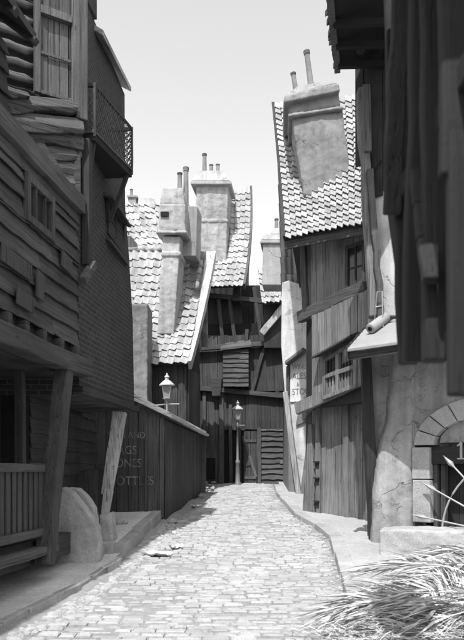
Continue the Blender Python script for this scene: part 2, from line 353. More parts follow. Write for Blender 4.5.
mb = MB(); mb.beam(f(f.u(21,-.5), .62, -.5), f(f.u(20,-.5), 2.92, -.5), .12, .12, f.nv, 6, .012); mb.build('veranda_post', M['mid_v'], h, bevel=.01)
ue = f.u(43, .05); zt = 1.62
mb = MB(); mb.beam(f(0, zt, .05), f(ue, zt, .05), .07, .1, (0,0,1), 10, .006); mb.build('rail', M['old_h'], h, bevel=.01)
mb = MB(); mb.beam(f(0, .82, .05), f(ue+.05, .83, .05), .08, .1, (0,0,1), 10, .006); mb.build('rail', M['old_h'], h, bevel=.01)
u = 2.2
while u < ue-.08:
    mb = MB(); w = R.uniform(.09, .13); mb.fpoly(f, [(u, .86), (u+w, .86), (u+w+R.uniform(-.01,.015), zt-.04), (u+R.uniform(-.01,.015), zt-.04)], .03, .055)
    mb.build('baluster', M['mid_v'], h, bevel=.004); u += w+.055
mb = MB(); mb.beam(f(0, .62, .02), f(ue+.25, .60, .02), .30, .1, (0,0,1), 12, .01); mb.build('sill_beam', M['old_h'], h, bevel=.012)
mb = MB(); mb.fbox(f, 0, f.L-.05, .42, .72, -1.09, -.05); mb.build('veranda_floor', M['tar_h'], h)
# upper storey, set back, with a deep eave
e0, e1 = P(-60, -62, 6.9), P(35, 52, 9.0)
ua_ = f.u(5,-.45)
body(h, [f(1.0,0,-.45)[:2], f(ua_,0,-.45)[:2], f(ua_,0,-2.9)[:2], f(1.0,0,-2.9)[:2]], 5.352, 6.95, M['tar_h'], 'attic_wall')
mb = MB(); clap(mb, f, 1.0, ua_-.02, 5.5, 6.9, -.44, .24, .03, .02, 1.8, .03); mb.build('attic_boards', M['tar_h'], h)
mb = MB(); ul = f.u(35, -.02)
mb.hexa([f(.6,6.90,.0),f(ul,6.90,.0),f(ul,8.2,-1.6),f(.6,8.2,-1.6)], [f(.6,7.0,.0),f(ul,7.0,.0),f(ul,8.3,-1.6),f(.6,8.3,-1.6)])
mb.hexa([f(.6,8.2,-1.603),f(ul,8.2,-1.603),f(ul,6.9,-3.1),f(.6,6.9,-3.1)], [f(.6,8.3,-1.603),f(ul,8.3,-1.603),f(ul,7.0,-3.1),f(.6,7.0,-3.1)])
mb.build('roof', M['tar_h'], h)
for k in range(7): u = ul-.06-k*.55; mb = MB(); mb.beam(f(u, 6.86, .02), f(u, 7.22, -.43), .08, .1, f.d, 2, .004); mb.build('rafter_end', M['tar_h'], h)

# ---------------------------------------------------------------- left: brick house with log storey
B0, B1 = (-2.2, 10.04), (-1.84, 13.05)
f = Fr(B0, B1); zu = 2.68
h = thing('brick_house', 'tall dark brick house with shuttered log storey, standing on a leaning prop', 'house', (-2.6, 11.5, zr(11.5)))
back = [(-5.6, 13.2), (-5.6, 10.04)]
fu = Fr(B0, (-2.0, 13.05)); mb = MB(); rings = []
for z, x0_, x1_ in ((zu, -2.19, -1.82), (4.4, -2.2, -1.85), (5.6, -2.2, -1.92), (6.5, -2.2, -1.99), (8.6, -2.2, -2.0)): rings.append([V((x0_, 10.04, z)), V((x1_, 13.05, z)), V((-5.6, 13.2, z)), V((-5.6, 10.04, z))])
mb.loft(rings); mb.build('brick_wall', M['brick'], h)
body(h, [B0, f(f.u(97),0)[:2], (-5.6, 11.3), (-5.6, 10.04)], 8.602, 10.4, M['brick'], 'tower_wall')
mb = MB(); u97 = f.u(97)
mb.hexa([fu(u97+.01,8.36,.14),fu(fu.L+.03,8.66,.12),fu(fu.L+.03,10.3,-3),fu(u97+.01,10.3,-3)], [fu(u97+.01,8.45,.14),fu(fu.L+.03,8.75,.12),fu(fu.L+.03,10.4,-3),fu(u97+.01,10.4,-3)])
mb.build('roof', M['pale_h'], h, bevel=.01)
mb = MB(); mb.hexa([f(-.1,10.4,.2),f(u97+.1,10.4,.2),f(u97+.1,10.9,-1.5),f(-.1,10.9,-1.5)], [f(-.1,10.5,.2),f(u97+.1,10.5,.2),f(u97+.1,11.0,-1.5),f(-.1,11.0,-1.5)]); mb.build('tower_roof', M['tar_h'], h)
mb = MB(); mb.beam(f(-.1, zu+.06, .02), f(f.L+.03, zu+.06, .02), .16, .1, (0,0,1), 9, .01); mb.build('jetty_beam', M['tar_h'], h, bevel=.01)
f2 = Fr((-2.95, 10.1), (-2.75, 14.4))
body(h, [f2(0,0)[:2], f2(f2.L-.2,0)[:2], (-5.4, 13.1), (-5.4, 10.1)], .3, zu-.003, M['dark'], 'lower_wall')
mb = MB(); clap(mb, f2, .05, f2.L-.25, .5, zu-.06, .0, .2, .025, .01, 1.4, .02); mb.build('lower_boards', M['tar_h'], h)
fg = Fr((-2.72, 12.45), (-2.0, 12.6))
mb = MB(); vboards(mb, fg, 0, fg.u(107), zr(12.5)+.25, Z(468, 12.5), 0, .13, .025); mb.beam(fg(0, Z(470, 12.5), .03), fg(fg.u(107), Z(464, 12.5), .03), .07, .06, (0,0,1), 4, .004)
mb.build('low_gate', M['mid_v'], h, bevel=.004)
# log storey, facing the camera side
fl = Fr((-3.4, 9.30), (-2.13, 10.10))
body(h, [fl(.05,0,-.12)[:2], fl(fl.L,0,-.12)[:2], (-2.17, 10.03), (-4.4, 10.03)], 5.5, 9.9, M['tar_h'], 'log_storey')
mb = MB(); z = 6.95; us = fl.u(34)
while z < 9.8:
    hh = R.uniform(.12, .16); rings = []
    for i in range(7):
        u = .1+(us-.1)*i/6; c = fl(u, z+R.uniform(-.015, .015)+hh/2, -.04); r = hh/2*R.uniform(.82, 1.02)*(.75 if i == 6 else 1)
        rings.append([c+fl.nv*r*.5*math.cos(t)+V((0,0,1))*r*math.sin(t) for t in [k*math.pi/4 for k in range(8)]])
    mb.loft(rings); z += hh+.075
mb.build('logs', M['old_h'], h, smooth=True)
ua, ub = fl.u(36), fl.u(74); za, zb = fl.z(55, 99), 9.6
mb = MB()
mb.fbox(fl, ua-.03, ua+.05, za, zb, -.02, .06); mb.fbox(fl, ub-.05, ub+.05, za, zb, -.02, .06)
zc = fl.z(55, 17); mb.fbox(fl, ua+.05, ub-.05, zc-.05, zc+.06, -.02, .08); mb.fbox(fl, ua+.05, ub-.05, za-.001, za+.05, -.02, .05)
w = mb.build('shuttered_window', M['old_v'], h, bevel=.006)
mb = MB(); vboards(mb, fl, ua+.055, ub-.055, za+.055, zc-.055, -.02, .155, .02, .004, .012, .002); vboards(mb, fl, ua+.055, ub-.055, zc+.065, zb, -.02, .155, .02, .004, .012, .002)
mb.build('shutter', M['old_v'], w, bevel=.003)
mb = MB(); z = fl.z(55, 58); mb.fbox(fl, ua+.055, ub-.055, z-.02, z+.02, .02, .04); mb.build('shutter_rail', M['old_v'], w, bevel=.004)
mb = MB(); uc = fl.u(80); mb.fbox(fl, uc-.075, fl.L+.03, 6.62, 9.9, -.10, .07); mb.build('corner_post', M['old_v'], h, bevel=.012)
mb = MB()
def waney(px0, px1, yt0, yb0, yt1, yb1, n0, n1):
    k = 10; rings = []; A, B_ = fl.u(px0, n1), fl.u(px1, n1); r1, r2 = R.random()*6, R.random()*6
    for i in range(k+1):
        t = i/k; px = px0+(px1-px0)*t; u = A+(B_-A)*t
        top, bot = fl.z(px, yt0+(yt1-yt0)*t, n1), fl.z(px, yb0+(yb1-yb0)*t, n1); sh = 1 if 0 < i < k else .7
        wv = .035*math.sin(5*t+r1)+R.uniform(-.012, .012); mid = (top+bot)/2; hh = (top-bot)/2*sh
        rings.append([fl(u, mid-hh+wv, n0), fl(u, mid-hh+wv, n1), fl(u, mid-hh*.2, n1+.025), fl(u, mid+hh+.2*wv, n1-.01), fl(u, mid+hh+.2*wv, n0)])
    mb.loft(rings)
waney(5, 30, 84, 93, 93, 101, .14, .20); waney(4, 78, 92, 112, 101, 113, .02, .14); waney(4, 84, 108, 125, 119, 138, .02, .11); waney(8, 84, 125, 140, 134, 150, -.05, .05)
waney(10, 82, 140, 155, 148, 163, -.10, 0); waney(18, 80, 155, 168, 162, 176, -.10, -.02); waney(26, 80, 168, 185, 174, 192, -.10, -.02); waney(34, 80, 183, 205, 190, 210, -.10, -.02)
mb.build('waney_boards', M['old_h'], h, bevel=.01)
mb = MB(); mb.beam(fl(fl.u(33), fl.z(33, 135), .03), fl(fl.u(66), fl.z(66, 188), .03), .13, .08, fl.nv, 5, .01); mb.build('brace', M['mid_h'], h, bevel=.01)
# balcony with lattice
u0, u1, pn, z0, z1 = .20, 1.55, .37, 6.42, 7.22; pq = .17; fbal = Fr(f(u0,0,pq)[:2], f(u1,0,pn)[:2])
mb = MB(); mb.hexa([f(u0,z0,-.1),f(u0,z0,pq),f(u1,z0,pn),f(u1,z0,-.12)], [f(u0,z0+.09,-.1),f(u0,z0+.09,pq),f(u1,z0+.09,pn),f(u1,z0+.09,-.12)]); mb.build('balcony_floor', M['dark'], h)  # shade of the underside is in the black colour
mb = MB()
for z in (z0+.12, z1): mb.beam(f(u0, z, pq), f(u1, z, pn), .032, .032, (0,0,1), 4, .003); mb.beam(f(u0, z, 0), f(u0, z, pq), .05, .05, (0,0,1), 2, .003); mb.beam(f(u1, z, 0), f(u1, z, pn), .05, .05, (0,0,1), 2, .003)
for u, n in ((u0, pq), (u1, pn)): mb.beam(f(u, z0+.05, n), f(u, z1+.03, n), .035, .035, f.nv, 3, .003)
mb.build('balcony_frame', M['mid_v'], h)
mb = MB()
def lat(pA, pB, nA, nB, flip):
    W = (pB-pA).length; H = z1-z0-.12; s = .10; k = -H
    while k < W:
        a, b = max(k, 0), min(k+H, W); za_, zb_ = (a-k), (b-k)
        if b > a:
            q = lambda t, zz: pA.lerp(pB, t/W)+V((0,0,(zz if not flip else H-zz)))
            mb.beam(q(a, za_), q(b, zb_), .012, .008, nA, 1, 0)
        k += s
for flip, o_ in ((0, .0), (1, .01)):
    lat(fbal(0, z0+.12, o_), fbal(fbal.L, z0+.12, o_), fbal.nv, f.nv, flip); lat(f(u0-o_, z0+.12, 0), f(u0-o_, z0+.12, pq), f.d, f.d, flip); lat(f(u1+o_, z0+.12, 0), f(u1+o_, z0+.12, pn), f.d, f.d, flip)
mb.build('lattice', M['old_v'], h)
for u, q_ in ((u0+.1, pq), (u1-.1, pn)): mb = MB(); mb.beam(f(u, z0-.75, .02), f(u, z0, q_-.05), .06, .06, f.d, 3, .004); mb.build('bracket', M['tar_v'], h)
# hooded side windows on the brick side
for px0, px1, yt, yb in ((108, 128, 186, 212),):
    f_ = f; f = fu; ua, ub = 1.5, 2.75; za, zb = 5.5, 6.15
    w = window(h, f, ua, ub, za, zb, .02, M['tar_v'], 2, 2, .07, pm=M['dark'])
    for zz, q, nm in ((zb, .17, 'hood'), (za-.05, .13, 'sill')):
        mb = MB(); mb.hexa([f(ua-.1,zz-.06,.0),f(ub+.04,zz-.06,.0),f(ub+.04,zz-.12,q),f(ua-.1,zz-.12,q)], [f(ua-.1,zz+.0,.0),f(ub+.04,zz+.0,.0),f(ub+.04,zz-.07,q),f(ua-.1,zz-.07,q)]); mb.build(nm, M['mid_h'], w, bevel=.006)
    f = f_
ua = f.u(82); mb = MB(); mb.fbox(f, ua-.06, ua+.1, f.z(82, 266), 6.4, .01, .13); mb.build('downpipe', M['tar_v'], h, bevel=.015)
mb = MB(); mb.beam(f(ua-.25, f.z(76, 281), .1), f(ua+.1, f.z(84, 264), .14), .11, .1, f.nv, 3, .006); mb.build('pipe_foot', M['old_h'], h, bevel=.012)

# leaning prop
h = thing('leaning_prop', 'pale split timber prop leaning under the brick jetty', 'timber prop', P(103, 520, 12.2))
mb = MB(); a, b = P(103, 521, 12.1), P(120, 412, 12.35)
a.z = zr(12.1)+.22; mb.beam(a, a.lerp(b, .35)+V((.0,0,0)), .11, .14, (0,-1,0), 5, .006, 1.4); mb.build('prop_foot', M['pale_v'], h, bevel=.015)
mb = MB(); mb.beam(a.lerp(b, .3)+V((-.025,-.02,0)), b, .19, .12, (0,-1,0), 6, .008, 1.3); mb.build('prop_shaft', M['pale_v'], h, bevel=.015)

# stone stoop
h = thing('stone_stoop', 'worn stone stoop with two sloping cheek walls beside the veranda', 'stoop', (-2.25, 10.3, zr(10.2)))
def cheek(y0, y1, px_, nm):
    n_ = []; yy = y0
    for (px, py) in px_: q = P(px, py, yy); n_.append((q.x, q.z))
    mb = MB(); mb.hexa([(x, y0, z) for x, z in n_], [(x, y1, z) for x, z in n_]); return rough(mb.build(nm, M['stoop'], h, bevel=.012), .03, .22)
cheek(9.98, 10.24, [(53,570),(52,540),(53,500),(56,489),(63,487),(72,492),(81,503),(92,518),(98,529),(100,545),(99,570)], 'cheek_wall')
cheek(10.62, 10.86, [(60,562),(62,492),(68,487),(78,488),(86,495),(94,508),(96,520),(96,562)], 'cheek_wall')
for k, (x1, z1) in enumerate(((-1.93, .44), (-2.08, .62), (-2.25, .80), (-2.45, .98))):
    mb = MB(); mb.box(-2.9, x1, 10.243, 10.617, zr(10.3)+.02+k*.001, z1); rough(mb.build('step', M['stoop'], h, bevel=.02), .03, .2, 3)
o = MB(); q0, q1 = X(99, 11.0), X(114, 11.0); o.hexa([(q0,10.95,.42),(q1,10.95,.42),(q1,11.4,.42),(q0,11.4,.42)], [(q0+.0,10.97,.90),(q1-.05,10.97,.93),(q1-.05,11.36,.93),(q0,11.36,.90)])
o = rough(o.build('stone_block', M['stoop'], None, bevel=.015), .025, .15); tag(o, 'squat stone guard block on the raised pavement behind the stoop', 'stone block')
o = MB(); q0, q1 = X(100, 10.7), X(114, 10.7); o.hexa([(q0,10.64,.25),(q1,10.64,.25),(q1,10.92,.25),(q0,10.92,.25)], [(q0,10.65,.50),(q1,10.65,.49),(q1,10.92,.49),(q0,10.92,.50)])
tag(o.build('stone_step', M['stoop'], None, bevel=.025), 'low stone step set against the foot of the guard block', 'stone step')

# ---------------------------------------------------------------- shed with painted sign
fa = Fr((-3.7, 14.27), (-1.42, 14.62)); fb = Fr((-1.42, 14.62), (X(201, 19.2), 19.2))
h = thing('rag_shed', 'lean-to board shed painted with rag and bone lettering', 'shed', (-1.9, 16.5, zr(16)))
zt = lambda u: fa.z(137, 404)+(2.66-fa.z(137, 404))*(u-fa.u(137))/(fa.L-fa.u(137))
ztB = lambda u: 2.64-.12*u/fb.L
body(h, [fa(.9,0,-.04)[:2], fa(fa.L-.03,0,-.04)[:2], fb(fb.L-.05,0,-.05)[:2], (-2.4, 19.2)], .3, 2.4, M['dark'], 'inner_wall')
mb = MB(); vboards(mb, fa, 0, fa.L, lambda u: .60, zt, -.0, .2, .025, .01); mb.build('front_boards', M['mid_v'], h, bevel=.003)
mb = MB(); mb.fpoly(fa, [(.05, .6), (fa.L-.04, .6), (fa.L-.04, zt(fa.L)-.05), (.05, zt(.05)-.05)], -.038, -.005); mb.build('backing', M['dark'], h)
mb = MB(); vboards(mb, fb, .03, fb.L, lambda u: zr(fb(u,0).y)-.02, ztB, -.0, .22, .025, .01); mb.build('side_boards', M['mid_v'], h, bevel=.003)
mb = MB(); u = fa.u(146); mb.fbox(fa, u-.03, u+.03, .72, fa.z(146, 440), .036, .07); mb.build('batten', M['mid_v'], h, bevel=.005)
mb = MB(); a, b, c, d = fa(fa.u(134), zt(fa.u(134))+.03, .12), fa(fa.L+.03, 2.68, .14)+V((.06,0,0)), fb(fb.L+.1, 2.53, .12), V((-2.7, 19.4, 3.0))
up = V((0,0,.07)); mb.hexa([a, b, c, d], [a+up, b+up, c+up, d+up]); mb.build('roof', M['old_h'], h, bevel=.01)
mb = MB()
for dz, o_ in ((.03, .05), (.10, -.02)):
    mb.beam(a+V((0,-.02,dz)), b+V((o_,-.02,dz)), .07, .06, (0,0,1), 4, .006); mb.beam(b+V((o_,0,dz)), c+V((o_,0,dz)), .07, .06, (0,0,1), 8, .008)
mb.build('eave_board', M['sunlit'], h, bevel=.008)  # pale colour carries the sunlight this eave does not get
mb = MB(); p = fb(fb.L, 0, .06); mb.beam((p.x, p.y, zr(p.y)), (p.x+.02, p.y, 2.5), .14, .14, (0,-1,0), 5, .01); mb.build('corner_post', M['old_v'], h, bevel=.01)
for s_, px, py, sz in (('FATS AND', 108, 438, .19), ('RAGS', 111, 454, .25), ('BONES', 109, 467, .25), ('BOTTLES', 110, 485, .26)):
    u, z = fa.uz(px, py); text(s_, sz, fa, u, z, .042, M['letter'], h, sx=.86)

# wall lantern above the shed
def lantern(par, c, s, post=None):
    mb = MB(); ph = math.pi/4
    mb.lathe(c, [(.10*s,0),(.17*s,.34*s)], 4, ph); g = mb.build('lantern_glass', _lg, par)
    mb = MB(); mb.lathe(c, [(.215*s,.335*s),(.215*s,.36*s),(.10*s,.47*s),(.055*s,.49*s),(.055*s,.56*s),(.075*s,.57*s),(.03*s,.63*s),(.02*s,.68*s)], 12); mb.build('lantern_cap', M['white'], par, smooth=False)
    mb = MB(); mb.lathe(c, [(.04*s,-.07*s),(.115*s,-.02*s),(.115*s,0.0)], 8)
    for k in range(4):
        t = ph+k*math.pi/2; a = V(c)+V((.103*s*math.cos(t), .103*s*math.sin(t), 0)); b = V(c)+V((.175*s*math.cos(t), .175*s*math.sin(t), .34*s)); mb.tube([a, b], .011*s, 6)
    mb.build('lantern_frame', M['ironp'], par)
c = P(167, 398, 18.2); h = thing('wall_lantern', 'white capped gas lantern on an iron bracket over the shed roof', 'lantern', c-V((0,0,.3)))
lantern(h, c, .95)
mb = MB(); mb.tube([c+V((0,0,-.05)), c+V((0,0,-.22)), c+V((0,0,-.34))], .022); wq = P(148, 405, 18.6); mb.tube([c+V((.32,0,-.16)), c+V((0,0,-.16)), wq+V((0,.35,0))], .018); mb.tube([c+V((0,0,-.34)), c+V((-.2,.1,-.42)), wq+V((0,.35,-.35))], .018)
mb.build('bracket', M['ironp'], h)

# ---------------------------------------------------------------- tiled cottage with the fat chimney
h = thing('tiled_cottage', 'cottage behind the shed with swept pantile roof and fat rendered chimney', 'house', (-2.3, 20.5, zr(20)))
YE, YT = 19.6, 21.8
BR, TR = P(188, 362, YE), P(206, 252, YT); BL, TL = V((-4.2, YE, BR.z-.1)), V((-4.2, YT, Z(250, YT)))
roof(h, TL, TR, BR, BL, 15, 16, sag=.22, jit=.024, amp=.032)
mb = MB(); pantiles(mb, TL+V((0,.06,0)), TR+V((0,.06,0)), TR+V((0,1.8,-2.6)), TL+V((0,1.8,-2.6)), 15, 8); mb.build('rear_tiles', M['tdark'], h)
mb = MB(); k = 8; rr = []                                 # pale barge following the sweep of the verge
nn = (TR-TL).cross(BL-TL).normalized(); nn = nn if nn.z > 0 else -nn
for i in range(k+1):
    t = i/k; q = TR.lerp(BR, t)-nn*(.22*4*t*(1-t)); wd_ = .09+.22*(1-t); rr.append([q+nn*.05, q+nn*.05+V((wd_,0,0)), q-nn*.34+V((wd_,0,0)), q-nn*.34])
mb.loft(rr); mb.build('barge_board', M['plaster'], h, bevel=.01)
mb = MB(); mb.lathe((0,0,0), [(.01,0)], 4); mb = MB()       # capping tiles along the ridge and the rising verge end
for t in [i/14 for i in range(13)]:
    p = TL.lerp(TR, t); mb.tube([p+V((-.02,.03,.02)), p+V((.30,.03,.03+R.uniform(-.01,.02)))], [.075, .085], 8)
for i in range(5):
    p = TR.lerp(BR, .03+i*.07)+nn*.02; q = TR.lerp(BR, .03+(i+1.1)*.07)+nn*.02; mb.tube([p+V((-.1,0,.03)), q+V((-.1,0,.06))], [.07, .085], 8)
mb.build('ridge_tiles', M['tdark'], h, smooth=True)
body(h, [(-4.2, YE+.3), (BR.x-.05, YE+.3), (TR.x-.22, YT), (TR.x-.25, YT+1.6), (-4.2, YT+1.6)], .85, BR.z+.3, M['tar_v'], 'wall')
mb = MB(); q = [V((BR.x-.07, YE+.35, BR.z-.06)), V((TR.x-.24, YT, BR.z-.06)), V((TR.x-.26, YT+1.6, BR.z-.06)), V((TR.x-.26, YT+.3, TR.z-.5)), V((TR.x-.24, YT-.15, TR.z-.5))]
mb.extr(q, (-.2, 0, 0)); mb.build('gable_wall', M['tar_v'], h)
fs = Fr((BR.x-.04, YE+.31), (TR.x-.22, YT)); ff = Fr((-4.2, YE+.29), (BR.x-.05, YE+.29))
mb = MB(); vboards(mb, ff, .2, ff.L, 1.0, BR.z+.2, .005, .2); vboards(mb, fs, 0, fs.L, 1.0, BR.z-.1, .005, .2); mb.build('boarding', M['mid_v'], h)
mb = MB(); y0 = 18.7; mb.hexa([(X(130,y0),y0,1.4),(X(147,y0),y0,1.4),(X(147,y0),y0+1.1,1.4),(X(130,y0),y0+1.1,1.4)], [(X(131,y0),y0,Z(304,y0)),(X(148,y0),y0,Z(303,y0)),(X(148,y0),y0+1.1,Z(303,y0)),(X(131,y0),y0+1.1,Z(304,y0))]); rough(mb.build('buttress', M['plaster2'], h, bevel=.03), .05, .25)
# chimney: shaft, hood, pots
def quadY(px0, px1, py, Y): return [P(px0, py, Y), P(px1, py, Y)]
def frus(mb, Y, d, lo, hi, sk=0):                           # lo, hi = (px0, px1, py) on the front face
    a, b = P(lo[0], lo[2], Y), P(lo[1], lo[2], Y); c, e = P(hi[0], hi[2], Y+sk), P(hi[1], hi[2], Y+sk)
    D = V((.12*d, d, 0)); D2 = V((.12*d, d-2*sk, 0)); mb.hexa([a, b, b+D, a+D], [c, e, e+D2, c+D2])
mb = MB(); Yc = 20.25
frus(mb, Yc, .85, (157, 174, 334), (163, 180.5, 236)); frus(mb, Yc-.04, .93, (161, 180.5, 256), (161.3, 181, 252))
ch = rough(mb.build('chimney', M['render_'], h, bevel=.02), .05, .25)
mb = MB(); frus(mb, Yc-.10, 1.0, (158.5, 185, 231), (159, 185.5, 204)); frus(mb, Yc-.14, 1.08, (156, 186.5, 233.5), (156, 186.5, 231)); frus(mb, Yc-.09, .98, (159.3, 185, 203.8), (162.5, 182, 187.5), .1)
rough(mb.build('chimney_hood', M['render_'], ch, bevel=.03), .06, .25)
mb = MB(); frus(mb, Yc-.14, .3, (160.5, 168.5, 216), (160.5, 168.5, 211.5)); mb.build('flue_slot', M['dark'], ch)  # dark block standing in for the shade inside the slot
mb = MB(); c = P(189, 205, Yc+.9); frus(mb, Yc+.45, .8, (181, 196, 256), (185, 197.5, 206)); mb.build('side_flue', M['rdark'], ch, bevel=.02)
def pot(par, px, py0, py1, Y, w, nm='chimney_pot', lean=0, tall=0):
    a, b = P(px, py0, Y), P(px+lean, py1, Y); r = w*Y/F/2; mb = MB()
    mb.tube([a, a+(b-a)*.06, a+(b-a)*.08, a+(b-a)*.9, a+(b-a)*.91, b, b-(b-a)*.1], [r*1.35, r*1.3, r, r*.86, r*1.1, r*1.1, r*.7], 12); return mb.build(nm, M['pot'], par)
pot(ch, 179.8, 190, 173, Yc+.35, 5); pot(ch, 186, 208, 167.5, Yc+.6, 5.5)

# ---------------------------------------------------------------- house with the broad chimney, its roof rising over the alley end
YD = 25.0
h = thing('rear_house', 'distant tile-roofed house seen beyond the cottage ridge, with a small ridge chimney', 'house', (-4.2, 25, zr(25)))
Yr, Ye = 25.2, 23.4
TL, TR, BR, BL = P(96, 199, Yr), P(160, 199, Yr), P(166, 256, Ye), P(96, 256, Ye); roof(h, TL, TR, BR, BL, 12, 9, sag=.05, jit=.03)
mb = MB(); pantiles(mb, TL+V((0,.05,0)), TR+V((0,.05,0)), TR+V((0,2,-2)), TL+V((0,2,-2)), 10, 6); mb.build('rear_tiles', M['tdark'], h)
body(h, [(BL.x, Ye+.2), (BR.x-.1, Ye+.2), (BR.x-.1, Yr+1.7), (BL.x, Yr+1.7)], 1.0, BR.z-.05, M['plaster2'])
mb = MB(); frus(mb, Yr-.2, .5, (128, 136, 204), (128, 136, 195)); ch = mb.build('chimney', M['rdark'], h, bevel=.01)
mb = MB(); frus(mb, Yr-.25, .6, (127, 137, 197), (127, 137, 195.2)); mb.build('chimney_cap', M['rdark'], ch); pot(ch, 131.5, 196, 189.5, Yr, 3)
mb = MB(); frus(mb, 22.9, .8, (110, 140, 268), (110, 131, 236)); mb.build('dormer', M['old_v'], h)

h = thing('alley_house', 'dark timber house closing the alley, broad chimney on its steep pantile roof', 'house', (.3, 26, zr(25.5)))
f = Fr((-1.9, 25.2), (2.4, 24.9)); zg = 1.1
TL, TR, BR, BL = P(200, 191, 26.6), P(250, 187, 26.6), P(243, 285, 24.3), P(196, 287, 24.3)
roof(h, TL, TR, BR, BL, 10, 17, sag=.12, jit=.02, bend=.10)
mb = MB(); pantiles(mb, TL+V((0,.06,0)), TR+V((0,.06,0)), TR+V((0,2.2,-3.6)), TL+V((0,2.2,-3.6)), 8, 8); mb.build('rear_tiles', M['tdark'], h)
mb = MB(); rr = []; nn = (TR-TL).cross(BL-TL).normalized(); nn = nn if nn.z > 0 else -nn
for i in range(9):
    t = i/8; q = TR.lerp(BR, t)-nn*(.12*4*t*(1-t))+V((.10*4*t*(1-t),0,0)); rr.append([q+nn*.07, q+nn*.07+V((.08,0,0)), q-nn*.22+V((.08,0,0)), q-nn*.22])
mb.loft(rr); mb.build('barge_board', M['old_v'], h)
mb = MB(); mb.hexa([V((TL.x, 25.25, 4.6)), V((TR.x-.0, 25.25, 4.6)), V((TR.x+.05, 28.6, 4.6)), V((TL.x, 28.6, 4.6))], [V((TL.x, 25.25, 7.9)), V((BR.x-.1, 25.25, 7.9)), V((BR.x-.1, 28.6, 7.9)), V((TL.x, 28.6, 7.9))]); mb.build('upper_wall', M['tar_v'], h)
mb = MB(); q = [V((BR.x-.12, 24.75, 7.58)), V((TR.x-.1, 26.5, TR.z-.4)), V((TR.x-.1, 28.4, 8.2)), V((TR.x-.1, 28.6, 7.58))]; mb.extr(q, (-.25,0,0)); mb.build('gable_wall', M['tar_v'], h)
body(h, [f(0,0,-.05)[:2], f(f.L,0,-.05)[:2], (2.6, 28.5), (-1.9, 28.5)], .9, 6.85, M['dark'], 'lower_wall')
wv = MB(); vboards(wv, f, 0, f.u(221), zg-.1, f.z(210, 392), 0, .2); wv.build('plank_wall', M['av'], h)
wv = MB(); clap(wv, f, f.u(259), f.L, zg-.05, f.z(275, 429), 0, .2, .03, .02, 1.0, .05); wv.build('clapboards', M['ah'], h, bevel=.006)
wv = MB(); vboards(wv, f, f.u(222), f.L, lambda u: f.z(270, 429)+R.uniform(-.05,.02), f.z(270, 392), .02, .15, .03, .03); wv.build('board_fringe', M['av'], h)
wv = MB(); vboards(wv, f, f.u(196), f.L, f.z(270, 391), f.z(270, 335), -.0, .24, .03, .02); wv.build('upper_boards', M['av'], h)
for py, n_, dp in ((393, .16, -5), (346, .2, 4), (300, .1, -6)):
    wv = MB(); wv.beam(f(f.u(192), f.z(230, py+dp), n_), f(f.L, f.z(270, py-dp), n_), .16, .16, (0,0,1), 8, .012); wv.build('beam', M['ah'], h, bevel=.01)
for px, pt_, pb, w_ in ((222, 384, 481, .17), (231, 405, 481, .12), (239.5, 428, 481, .12), (259.5, 428, 481, .14), (205, 392, 481, .12)):
    wv = MB(); wv.beam(f(f.u(px), zg-.05, .06), f(f.u(px)-.02, f.z(px, pt_), .08), w_, .12, f.nv, 5, .012); wv.build('post', M['old_v'], h, bevel=.01)
for a, b in (((219, 300), (228, 392)), ((254, 288), (262, 345)), ((229, 296), (236, 346)), ((247, 330), (243, 392)), ((266, 340), (252, 392))):
    wv = MB(); wv.beam(f(f.u(a[0]), f.z(*a), .1), f(f.u(b[0]), f.z(*b), .1), .13, .12, f.nv, 4, .012); wv.build('brace', M['av'], h, bevel=.01)
wv = MB(); wv.beam(f(f.u(262), f.z(262, 336), .45), f(f.u(284), f.z(284, 310), .55), .22, .16, f.nv, 4, .014); wv.build('brace', M['pale_v'], h, bevel=.01)
ff_ = Fr(f(f.u(224), 0, .42)[:2], f(f.u(249), 0, .34)[:2])
body(h, [ff_(0,0,-.01)[:2], ff_(ff_.L,0,-.01)[:2], f(f.u(249),0,-.02)[:2], f(f.u(224),0,-.02)[:2]], f.z(236, 386), f.z(236, 352), M['av'], 'bay_wall')
wv = MB(); clap(wv, ff_, 0, ff_.L, f.z(236, 388), f.z(236, 352), 0, .17, .025, .012, .7, .03); wv.build('bay_boards', M['ah'], h)
wv = MB(); wv.hexa([ff_(-.1,f.z(236,353),.14),ff_(ff_.L+.1,f.z(236,349),.14),f(f.u(250),f.z(236,341),0),f(f.u(223),f.z(236,345),0)], [ff_(-.1,f.z(236,351),.14),ff_(ff_.L+.1,f.z(236,347),.14),f(f.u(250),f.z(236,339),0),f(f.u(223),f.z(236,343),0)]); wv.build('bay_roof', M['ah'], h)
d = MB(); ua, ub = f.u(243.5), f.u(257.5); za, zb = zg-.02, f.z(250, 431); vboards(d, f, ua, ub, za, zb, .0, .13, .03, .005); d = d.build('door', M['av'], h, bevel=.004)
wv = MB(); wv.beam(f(ua+.04, zb-.35, .05), f(ub-.04, zb-.35, .05), .1, .03, f.nv, 1, 0); wv.beam(f(ua+.04, za+.25, .052), f(ub-.04, za+.25, .052), .1, .03, f.nv, 1, 0); wv.beam(f(ua+.05, zb-.38, .055), f(ub-.05, za+.28, .055), .09, .03, f.nv, 1, 0); wv.build('door_ledge', M['old_v'], d)
wv = MB(); wv.fbox(f, f.u(205.5), f.u(215.5), f.z(210, 479), f.z(210, 458), .04, .07); wv.build('hatch', M['dark'], h, bevel=.01)
wv = MB(); wv.hexa([f(f.u(213),f.z(217,397),.3),f(f.u(221),f.z(217,397),.3),f(f.u(221),f.z(217,397),.05),f(f.u(213),f.z(217,397),.05)], [f(f.u(211),f.z(217,379),.36),f(f.u(223),f.z(217,379),.36),f(f.u(223),f.z(217,379),.05),f(f.u(211),f.z(217,379),.05)]); wv.build('post_capital', M['old_h'], h, bevel=.02)
